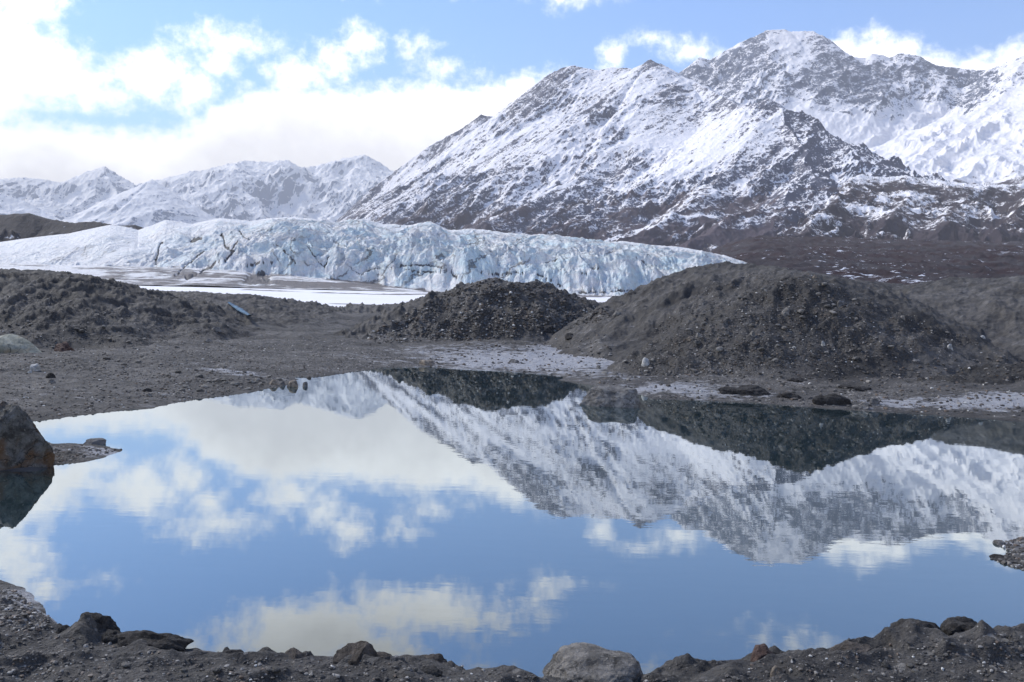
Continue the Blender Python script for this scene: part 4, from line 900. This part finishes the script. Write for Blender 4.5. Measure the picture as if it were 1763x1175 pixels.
# uncountable gravel
def gravel(count, poly_px, size, seed, zmin=.01, zmax=9, mat=None, label='fine gravel'):
    r = np.random.RandomState(seed); xs = np.array(poly_px, float); a = r.uniform(0, 1, (count * 3, 2)) * (xs.max(0) - xs.min(0)) + xs.min(0)
    a = a[poly_sd_(a[:, 0], a[:, 1], xs) < 0][:count]
    # march all sight lines at once
    X_ = a[:, 0] - CX; V__ = HY - a[:, 1]; du = (X_ * cr - V__ * sr) / F; dv = (X_ * sr + V__ * cr) / F
    ys = np.geomspace(3, 48, 260)
    g = np.empty((len(a), len(ys)))
    for i0 in range(0, len(a), 4000):
        sl_ = slice(i0, i0 + 4000)
        g[sl_] = interp_h(du[sl_, None] * ys[None], np.broadcast_to(ys[None], (len(a[sl_]), len(ys))))
    below = CAMZ + dv[:, None] * ys[None] <= g
    ok = below.any(1); i = below.argmax(1); ok &= i > 0; i = np.maximum(i, 1)
    h0 = CAMZ + dv * ys[i - 1] - g[np.arange(len(a)), i - 1]; h1 = CAMZ + dv * ys[i] - g[np.arange(len(a)), i]
    y_ = ys[i - 1] + (ys[i] - ys[i - 1]) * np.clip(h0 / np.maximum(h0 - h1, 1e-6), 0, 1); x_ = du * y_
    z_ = interp_h(x_, y_); ok &= (z_ > zmin) & (z_ < zmax)
    x_, y_, z_ = x_[ok], y_[ok], z_[ok]; nn_ = len(x_)
    p0, f0 = ico(1); k = len(p0)
    s_ = (size[0] + (size[1] - size[0]) * r.uniform(0, 1, nn_) ** 3)
    pp = p0[None] * (1 + .22 * r.normal(size=(nn_, k, 1))) * (s_[:, None] * np.stack([r.uniform(.8, 1.4, nn_), r.uniform(.8, 1.3, nn_), r.uniform(.45, .9, nn_)], 1) / 2)[:, None]
    th = r.uniform(0, 6.28, nn_); c_, q_ = np.cos(th)[:, None], np.sin(th)[:, None]
    pp = np.stack([pp[..., 0] * c_ - pp[..., 1] * q_, pp[..., 0] * q_ + pp[..., 1] * c_, pp[..., 2]], -1) + np.stack([x_, y_, z_ + s_ * .08], 1)[:, None]
    tone = np.repeat(r.uniform(0, 1, nn_)[:, None], k, 1); tone2 = np.repeat(r.uniform(0, 1, nn_)[:, None], k, 1)
    o = mesh_obj('gravel', pp.reshape(-1, 3), (f0[None] + (np.arange(nn_) * k)[:, None, None]).reshape(-1, 3), mat, dict(tone=tone, tone2=tone2), smooth=False)
    tag(o, label, 'gravel', kind='stuff')
def interp_h(x, y):
    ri = np.interp(y, rows, np.arange(NR)); ui = (x / (y * .82 + 5.0) + 1) / 2 * (NC - 1)
    ri = np.clip(ri, 0, NR - 1.001); ui = np.clip(ui, 0, NC - 1.001)
    r0, u0 = ri.astype(int), ui.astype(int); fr_, fu = ri - r0, ui - u0
    return (gz[r0, u0] * (1 - fu) + gz[r0, u0 + 1] * fu) * (1 - fr_) + (gz[r0 + 1, u0] * (1 - fu) + gz[r0 + 1, u0 + 1] * fu) * fr_
m, n, b, o = new_mat('gravel_stones'); t1, t2 = n.attr('tone'), n.attr('tone2')
c = n.mix(n.ss(t1, .6, 1.), (.060, .055, .050), (.26, .245, .225)); c = n.mix(n.m('MULTIPLY', n.ss(t2, .8, .9), .5), c, (.16, .11, .075)); c = n.mix(n.ss(t1, .965, .98), c, (.50, .49, .46))
n.put(b.inputs['Base Color'], c); b.inputs['Roughness'].default_value = .75; M_grav = m
gravel(9000, [(0, 1070), (100, 1095), (330, 1130), (700, 1140), (860, 1155), (1200, 1175), (1300, 1140), (1560, 1105), (1763, 1090), (1900, 1090), (1900, 1260), (-150, 1260), (-150, 1070)], (.004, .022), 11, mat=M_grav, label='loose pebbles and grit on the near shore')
gravel(11000, [(1080, 632), (1130, 560), (1250, 470), (1390, 470), (1520, 525), (1700, 592), (1500, 622), (1300, 638), (1120, 650)], (.012, .055), 12, mat=M_grav, label='loose gravel on the right mound')
gravel(9000, [(0, 500), (200, 530), (340, 540), (480, 575), (640, 590), (740, 625), (600, 640), (500, 660), (300, 695), (150, 640), (0, 640)], (.012, .05), 13, mat=M_grav, label='loose gravel on the left bank and the gravel bar')
gravel(7000, [(625, 578), (690, 546), (745, 513), (822, 480), (922, 482), (990, 510), (1060, 545), (950, 575), (800, 588), (650, 592)], (.02, .11), 15, mat=M_grav, label='stony debris on the central mound')
gravel(800, [(700, 632), (760, 596), (900, 585), (1040, 575), (1060, 620), (1000, 655), (900, 642)], (.012, .09), 16, mat=M_grav, label='scattered stones on the pale silt')
gravel(2400, [(1010, 662), (1090, 636), (1300, 642), (1600, 615), (1763, 600), (1763, 720), (1600, 712), (1300, 692), (1120, 686)], (.012, .085), 17, mat=M_grav, label='stones and crumbs of mud along the right shore')
gravel(1800, [(0, 600), (330, 650), (400, 676), (200, 706), (60, 722), (0, 690)], (.010, .05), 18, mat=M_grav, label='small stones on the left mud flat')
gravel(420, [(1700, 934), (1763, 915), (1763, 990), (1706, 966)], (.01, .05), 19, zmin=.0, mat=M_grav, label='stones on the small spit at the right edge')
gravel(420, [(85, 762), (216, 774), (90, 804)], (.008, .035), 20, zmin=.0, mat=M_grav, label='grit on the little mud spit at the left')
gravel(500, [(0, 1005), (40, 1010), (80, 1050), (95, 1090), (0, 1080)], (.008, .03), 14, mat=M_grav, label='pebbles in the shallow mud at the lower left')

# ------------------------------------------------------------------ spruce wood on the bench
def conifers(count, seed, regions):
    r = np.random.RandomState(seed); vs_, fs2 = [], []; base = 0
    tiers = [(.0, .30, .05), (.05, 1., .42), (.32, .78, .66), (.55, .52, .84), (.75, .3, 1.)]
    for i in range(count):
        reg = regions[r.randint(len(regions))]; Y = r.uniform(reg[2], reg[3]); px = r.uniform(reg[0], reg[1]); X = (px - CX) / F * Y
        Z = bench_h(X, Y)
        h = r.uniform(4, 9); w_ = h * r.uniform(.13, .2); k = 6
        for (z0, rad, z1) in tiers[1:]:
            a0 = r.uniform(0, 6.28); ring = [(X + math.cos(a0 + 6.283 * j / k) * w_ * rad * r.uniform(.6, 1.2), Y + math.sin(a0 + 6.283 * j / k) * w_ * rad, Z + h * (z0 + r.uniform(-.03, .03))) for j in range(k)]
            vs_ += ring + [(X, Y, Z + h * z1)]; fs2 += [(base + j, base + (j + 1) % k, base + k) for j in range(k)]; base += k + 1
    return vs_, fs2
bo = [o for o in sc.objects if o.get('label', '').startswith('brush covered bench')][0]
from mathutils.bvhtree import BVHTree
import array
bco = np.empty(len(bo.data.vertices) * 3, np.float32); bo.data.vertices.foreach_get('co', bco); bco = bco.reshape(480, 1000, 3)
def bench_h(X, Y):
    r_ = int(np.clip(math.log(Y / 1350) / math.log(3300 / 1350) * 479, 0, 479)); c_ = int(np.clip((X / Y - .08) / .92 * 999, 0, 999)); return float(bco[r_, c_, 2]) - 1
vs_, fs2 = conifers(2600, 5, [(1440, 1640, 2850, 3050), (1640, 1900, 2750, 2930), (1660, 1900, 2600, 2900), (1360, 1600, 2700, 3050), (1500, 1900, 1750, 2100), (1600, 1900, 1750, 2400), (1500, 1900, 1700, 1850)])
m, n, b, o = new_mat('spruce_needles'); n.put(b.inputs['Base Color'], n.mix(n.noise(n.n('ShaderNodeNewGeometry').outputs['Position'], .1, 3, .6), (.018, .022, .02), (.045, .05, .04))); b.inputs['Roughness'].default_value = .95
tag(mesh_obj('spruce_wood', vs_, np.array(fs2), m, smooth=False), 'sparse dark spruce wood on the bench below the right mountains', 'wood', kind='stuff')

# ------------------------------------------------------------------ haze
if True:
    m = bpy.data.materials.new('haze_air'); m.use_nodes = True; m.node_tree.nodes.clear(); n = NT(m.node_tree)
    pv = n.n('ShaderNodeVolumePrincipled'); pv.inputs['Color'].default_value = (.95, .955, .96, 1); pv.inputs['Density'].default_value = 5.6e-5; pv.inputs['Anisotropy'].default_value = .0
    o = n.n('ShaderNodeOutputMaterial'); n.put(o.inputs[1], pv.outputs[0])
    bm = bmesh.new(); bmesh.ops.create_cube(bm, size=1.0)
    me = bpy.data.meshes.new('haze'); bm.to_mesh(me); bm.free(); me.materials.append(m)
    hz = link(bpy.data.objects.new('haze', me)); hz.scale = (36000, 36000, 3000); hz.location = (0, 0, 1500 - 2.4)
    tag(hz, 'thin pale blue air between the shore and the mountains', 'haze', kind='stuff')
